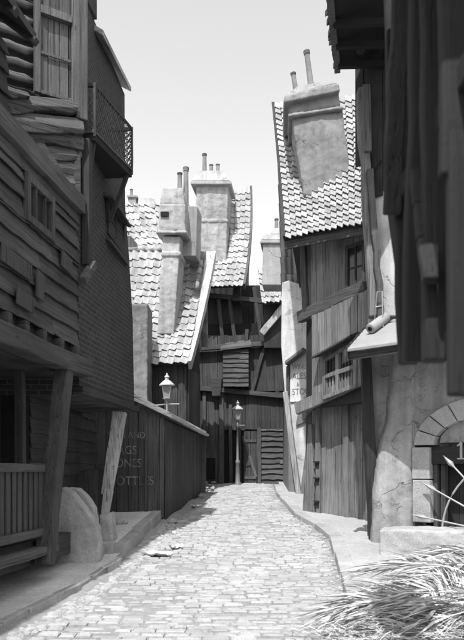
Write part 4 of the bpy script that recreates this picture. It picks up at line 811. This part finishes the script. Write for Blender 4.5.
# ---------------------------------------------------------------- dry palm heap
def mound(x, y):
    d1 = math.exp(-((x-2.95)**2/.9+(y-8.0)**2/1.1))*.34; d2 = math.exp(-((x-2.3)**2/1.2+(y-6.3)**2/.5))*.14
    return zr(y)+.11+d1+d2
def frond(L, n, seed):
    rr_ = random.Random(seed); mb = MB(); pts = []
    for i in range(13):
        t = i/12; pts.append(V((L*t, .22*L*math.sin(t*1.5)*rr_.choice((1,))*(.5 if seed % 2 else -.5), .10*math.sin(t*math.pi)-.10*t*t)))
    mb.tube(pts, [.017*(1-.8*i/12) for i in range(13)], 5); st_ = mb
    lf = MB()
    for i in range(n):
        t = .12+.87*i/n; k = min(11, int(t*12)); p = pts[k].lerp(pts[k+1], t*12-k); d = (pts[k+1]-pts[k]).normalized()
        for s_ in (1, -1):
            ln = (.20+.46*math.sin(min(1, t*1.1)*math.pi*.86))*rr_.uniform(.75, 1.1)*L/1.6
            side = V((-d.y, d.x, 0))*s_; a = rr_.gauss(.72-.3*t, .10); q = (d*math.cos(a)+side*math.sin(a)+V((0,0,rr_.uniform(-.12,.2)))).normalized()
            w = side.cross(V((0,0,1))).normalized()*.009; w = V((d.x, d.y, rr_.uniform(-.6,.6))).normalized()*.017
            m1 = p+q*ln*.5+V((0,0,.02)); e = p+q*ln+V((0,0,-.06*rr_.random()))
            o = len(lf.v); lf.v += [tuple(x) for x in (p-w*.6, p+w*.6, m1+w, m1-w, e, m1+V((0,0,-.006)))]; lf.f += [(o, o+1, o+2, o+5), (o, o+5, o+3), (o+3, o+5, o+4), (o+5, o+2, o+4)]
    return st_, lf
protos = []
for k, (L, n) in enumerate(((1.7, 46), (1.5, 40), (1.9, 50), (1.3, 36))):
    a, b = frond(L, int(n*1.1), k); e = thing('palm_frond', 'dry palm frond in the heap on the right pavement', 'palm frond', (0,0,0), 'dry palm fronds heaped on the right pavement')
    a.build('stem', M['straw2'], e); lo = MB(); lo.v, lo.f = b.v, b.f; lo.build('leaflets', M['straw'], e); protos.append(e)
def copy_thing(o):
    c = o.copy(); COL.objects.link(c)
    for ch_ in o.children: d = ch_.copy(); COL.objects.link(d); d.parent = c
    return c
spots = []
for i in range(34):
    if i < 20: x, y = R.gauss(2.75, .5), R.gauss(7.55, .62)
    else: x, y = R.gauss(1.9, .5), R.gauss(6.35, .35)
    x = max(1.95 if y < 6.6 else 1.95+(y-6.5)*.42, x); y = max(5.4, min(8.7, y)); spots.append((x, y))
for i, (x, y) in enumerate(spots):
    o = protos[i] if i < 4 else copy_thing(protos[i % 4])
    an = R.gauss(2.75, .55) if R.random() < .7 else R.uniform(0, 6.28)
    L = .75; cx_, cy_ = x-math.cos(an)*L, y-math.sin(an)*L
    za, zb_ = mound(cx_, cy_), mound(x+math.cos(an)*L, y+math.sin(an)*L)
    o.location = (cx_, cy_, za+.03+R.uniform(0, .10)); o.rotation_euler = (R.uniform(-.5, .5), -math.atan2(zb_-za, 2*L)+R.uniform(-.06, .03), an)
mb = MB()                                               # loose straw
for i in range(4200):
    if R.random() < .55: x, y = R.gauss(2.75, .62), R.gauss(7.6, .68)
    else: x, y = R.gauss(1.7, .6), R.gauss(6.15, .45)
    if y > 8.9 or y < 4.8 or x < .55: continue
    if y > 6.7 and x < 1.55+(y-6.7)*.55+R.gauss(0, .1): continue
    an = R.gauss(2.7, .7); L = R.uniform(.12, .42); w = R.uniform(.003, .007); z = mound(x, y)+R.uniform(0, .05)-(.10 if x < xr(y) else 0)*.6
    d = V((math.cos(an), math.sin(an), R.uniform(-.22, .22)))*L/2; s_ = V((-d.y, d.x, R.uniform(-.1,.1))).normalized()*w; c = V((x, y, z+abs(d.z)*.7+.01)); b_ = V((R.uniform(-.02,.02), R.uniform(-.02,.02), R.uniform(0,.04)))
    o = len(mb.v); mb.v += [tuple(q) for q in (c-d-s_*.4, c-d+s_*.4, c+b_+s_, c+b_-s_, c+d)]; mb.f += [(o, o+1, o+2, o+3), (o+3, o+2, o+4)]
tag(mb.build('straw', M['straw']), 'loose dry straw and torn palm leaflets strewn round the fronds', 'straw', kind='stuff')
mb = MB(); nx, ny = 30, 26                              # matted underlayer of the heap
for j in range(ny+1):
    for i in range(nx+1):
        x, y = 2.0+2.0*i/nx, 5.3+3.2*j/ny; hgt = mound(x, y)-zr(y)-.11; mb.v.append((x, y, zr(y)+.05+hgt*.9+(R.uniform(0, .03) if hgt > .06 else 0)-(.03 if hgt < .05 else 0)))
for j in range(ny):
    for i in range(nx): k = j*(nx+1)+i; mb.f.append((k, k+1, k+nx+2, k+nx+1))
tag(mb.build('straw_mat', M['dirt'], None, smooth=True), 'matted dry straw under the palm fronds', 'straw', kind='stuff')

# ---------------------------------------------------------------- litter and rubble in the gutter
def paper(px, py, w, l, rot, label):
    lo, hi = 5.0, 25.0
    for _ in range(40):
        Y = (lo+hi)/2
        if HY+(EYE-zr(Y)-.03)*F/Y > py: lo = Y
        else: hi = Y
    c = P(px, py, Y); c.z = zr(Y)+.035; mb = MB(); n = 5
    for j in range(n+1):
        for i in range(n+1):
            a, b = (i/n-.5)*w, (j/n-.5)*l; mb.v.append((c.x+a*math.cos(rot)-b*math.sin(rot), c.y+a*math.sin(rot)+b*math.cos(rot), c.z+R.uniform(0, .05)+.03*(i in (0, n))))
    for j in range(n):
        for i in range(n): k = j*(n+1)+i; mb.f.append((k, k+1, k+n+2, k+n+1))
    o = mb.build('scrap_paper', M['paper'], None); tag(o, label, 'paper', 'scraps of paper in the left gutter')
paper(157, 556, .24, .44, 1.2, 'large crumpled white paper scrap lying in the left gutter'); paper(176, 549, .26, .14, 1.1, 'flat pale paper scrap just beyond the large crumpled one'); paper(196, 507, .2, .26, .2, 'white scrap by the foot of the shed wall'); paper(172, 534, .10, .14, .8, 'smallest paper scrap, among stones in the left gutter')
mb = MB()
def rock(x, y, z, r):
    ph = R.random()*6; rings = []
    for k, (q, hgt) in enumerate(((.8, -.4), (1.0, 0), (.75, .45), (.3, .7))): rings.append([(x+r*q*R.uniform(.75,1.2)*math.cos(ph+t), y+r*q*R.uniform(.75,1.2)*math.sin(ph+t), z+r*hgt*.8) for t in [i*math.pi/3.5 for i in range(7)]])
    mb.loft(rings)
for i in range(420):
    y = R.uniform(5.5, 24.5) if R.random() < .6 else R.gauss(12.3, 1.3); y = max(5, min(24.5, y)); x = xl(y)+abs(R.gauss(.05, .22)); rock(x, y, zr(y)+.015, abs(R.gauss(.022, .02))+.008)
for i in range(260):
    y = R.uniform(5.4, 14.5); x = xl(y)+.12+abs(R.gauss(0, .14)); r0 = R.uniform(.04, .085); rock(x, y, zr(y)+.012, r0)
for i in range(240): y = R.uniform(8, 15); x = xr(y)-abs(R.gauss(.05, .28)); rock(x, y, zr(y)+.02, abs(R.gauss(.014, .014))+.008)
for i in range(170): y = R.uniform(6.5, 20); x = xr(y)-abs(R.gauss(.02, .25)); rock(x, y, zr(y)+.012, abs(R.gauss(.012, .012))+.006)
for i in range(60): y = R.gauss(21.5, 1.6); x = xl(y)+R.uniform(-.5, .3); rock(x, y, zr(y)+.1, R.uniform(.02, .07))
tag(mb.build('rubble', M['kerb'], None), 'loose stones and rubble strewn along both gutters', 'rubble', kind='stuff')
mb = MB()                                               # earth banked in the gutter
vs = []; ys = fr_(5, 24.5, .14); n = 8
for y in ys:
    for i in range(n+1): t = i/n; wd = .34+.12*math.sin(y*1.7)+.1*math.sin(y*4.1); vs.append((xl(y)-.02+wd*t, y, zr(y)+.012+.05*(1-t)**1.5*(1+.5*math.sin(y*3))+R.uniform(-.008, .012)-.03*(t > .9)))
mb.add(vs, [(j*(n+1)+i, j*(n+1)+i+1, (j+1)*(n+1)+i+1, (j+1)*(n+1)+i) for j in range(len(ys)-1) for i in range(n)])
tag(mb.build('gutter', M['dirt'], None, smooth=True), kind='structure')
for nm, lab, px, py, r in (('boulder', 'round dark stone at the foot of the leaning prop', 119, 527, .12), ('boulder', 'smaller of the stones lying past the leaning prop', 124, 523, .08), ('boulder', 'lump of stone at the shed corner', 172, 520, .13)):
    mb = MB(); q = P(px, py, 12.9 if px < 150 else 14.3); rock(q.x, q.y, zr(q.y)+(.26 if px < 150 else .06), r); tag(mb.build(nm, M['kerbd'], None, bevel=.01), lab, 'stone')

# ---------------------------------------------------------------- light, sky, camera
AZ, EL = math.radians(16), math.radians(60)             # sun behind the camera, a little to the left
ds = V((-math.sin(AZ)*math.cos(EL), -math.cos(AZ)*math.cos(EL), math.sin(EL)))
l = bpy.data.lights.new('sun', 'SUN'); l.energy = 3.1; l.angle = math.radians(.5); l.color = (1, 1, 1)
so = bpy.data.objects.new('sun', l); COL.objects.link(so); so.rotation_euler = (-ds).to_track_quat('-Z', 'Y').to_euler(); so.location = ds*40
w = bpy.data.worlds.new('World'); S.world = w; w.use_nodes = True; N = w.node_tree.nodes; L = w.node_tree.links
sky = N.new('ShaderNodeTexSky'); sky.sky_type = 'NISHITA'; sky.sun_disc = False; sky.sun_elevation = EL; sky.sun_rotation = math.atan2(ds.x, ds.y)
sky.air_density = 1.0; sky.dust_density = 2.5
sp = N.new('ShaderNodeSeparateColor'); L.new(sky.outputs[0], sp.inputs[0])       # the plate of the time sees mostly blue
m1 = N.new('ShaderNodeMath'); m1.operation = 'ADD'; L.new(sp.outputs['Blue'], m1.inputs[0]); L.new(sp.outputs['Blue'], m1.inputs[1])
m2 = N.new('ShaderNodeMath'); m2.operation = 'MULTIPLY'; m2.inputs[1].default_value = .5; L.new(m1.outputs[0], m2.inputs[0])
L.new(m2.outputs[0], N['Background'].inputs['Color']); N['Background'].inputs['Strength'].default_value = .15
cam = bpy.data.cameras.new('camera'); co = bpy.data.objects.new('camera', cam); COL.objects.link(co); S.camera = co
co.location = (0, 0, EYE); co.rotation_euler = (math.radians(90), 0, 0)
cam.sensor_width = 36; cam.lens = 36*F/640; cam.shift_y = (HY-320)/640; cam.clip_end = 1000; cam.clip_start = .05
cam.dof.use_dof = True; cam.dof.focus_distance = 14; cam.dof.aperture_fstop = 3.0
S.view_settings.view_transform = 'Standard'; S.view_settings.look = 'None'; S.view_settings.exposure = .87; S.view_settings.gamma = 1; S.view_settings.use_curve_mapping = False
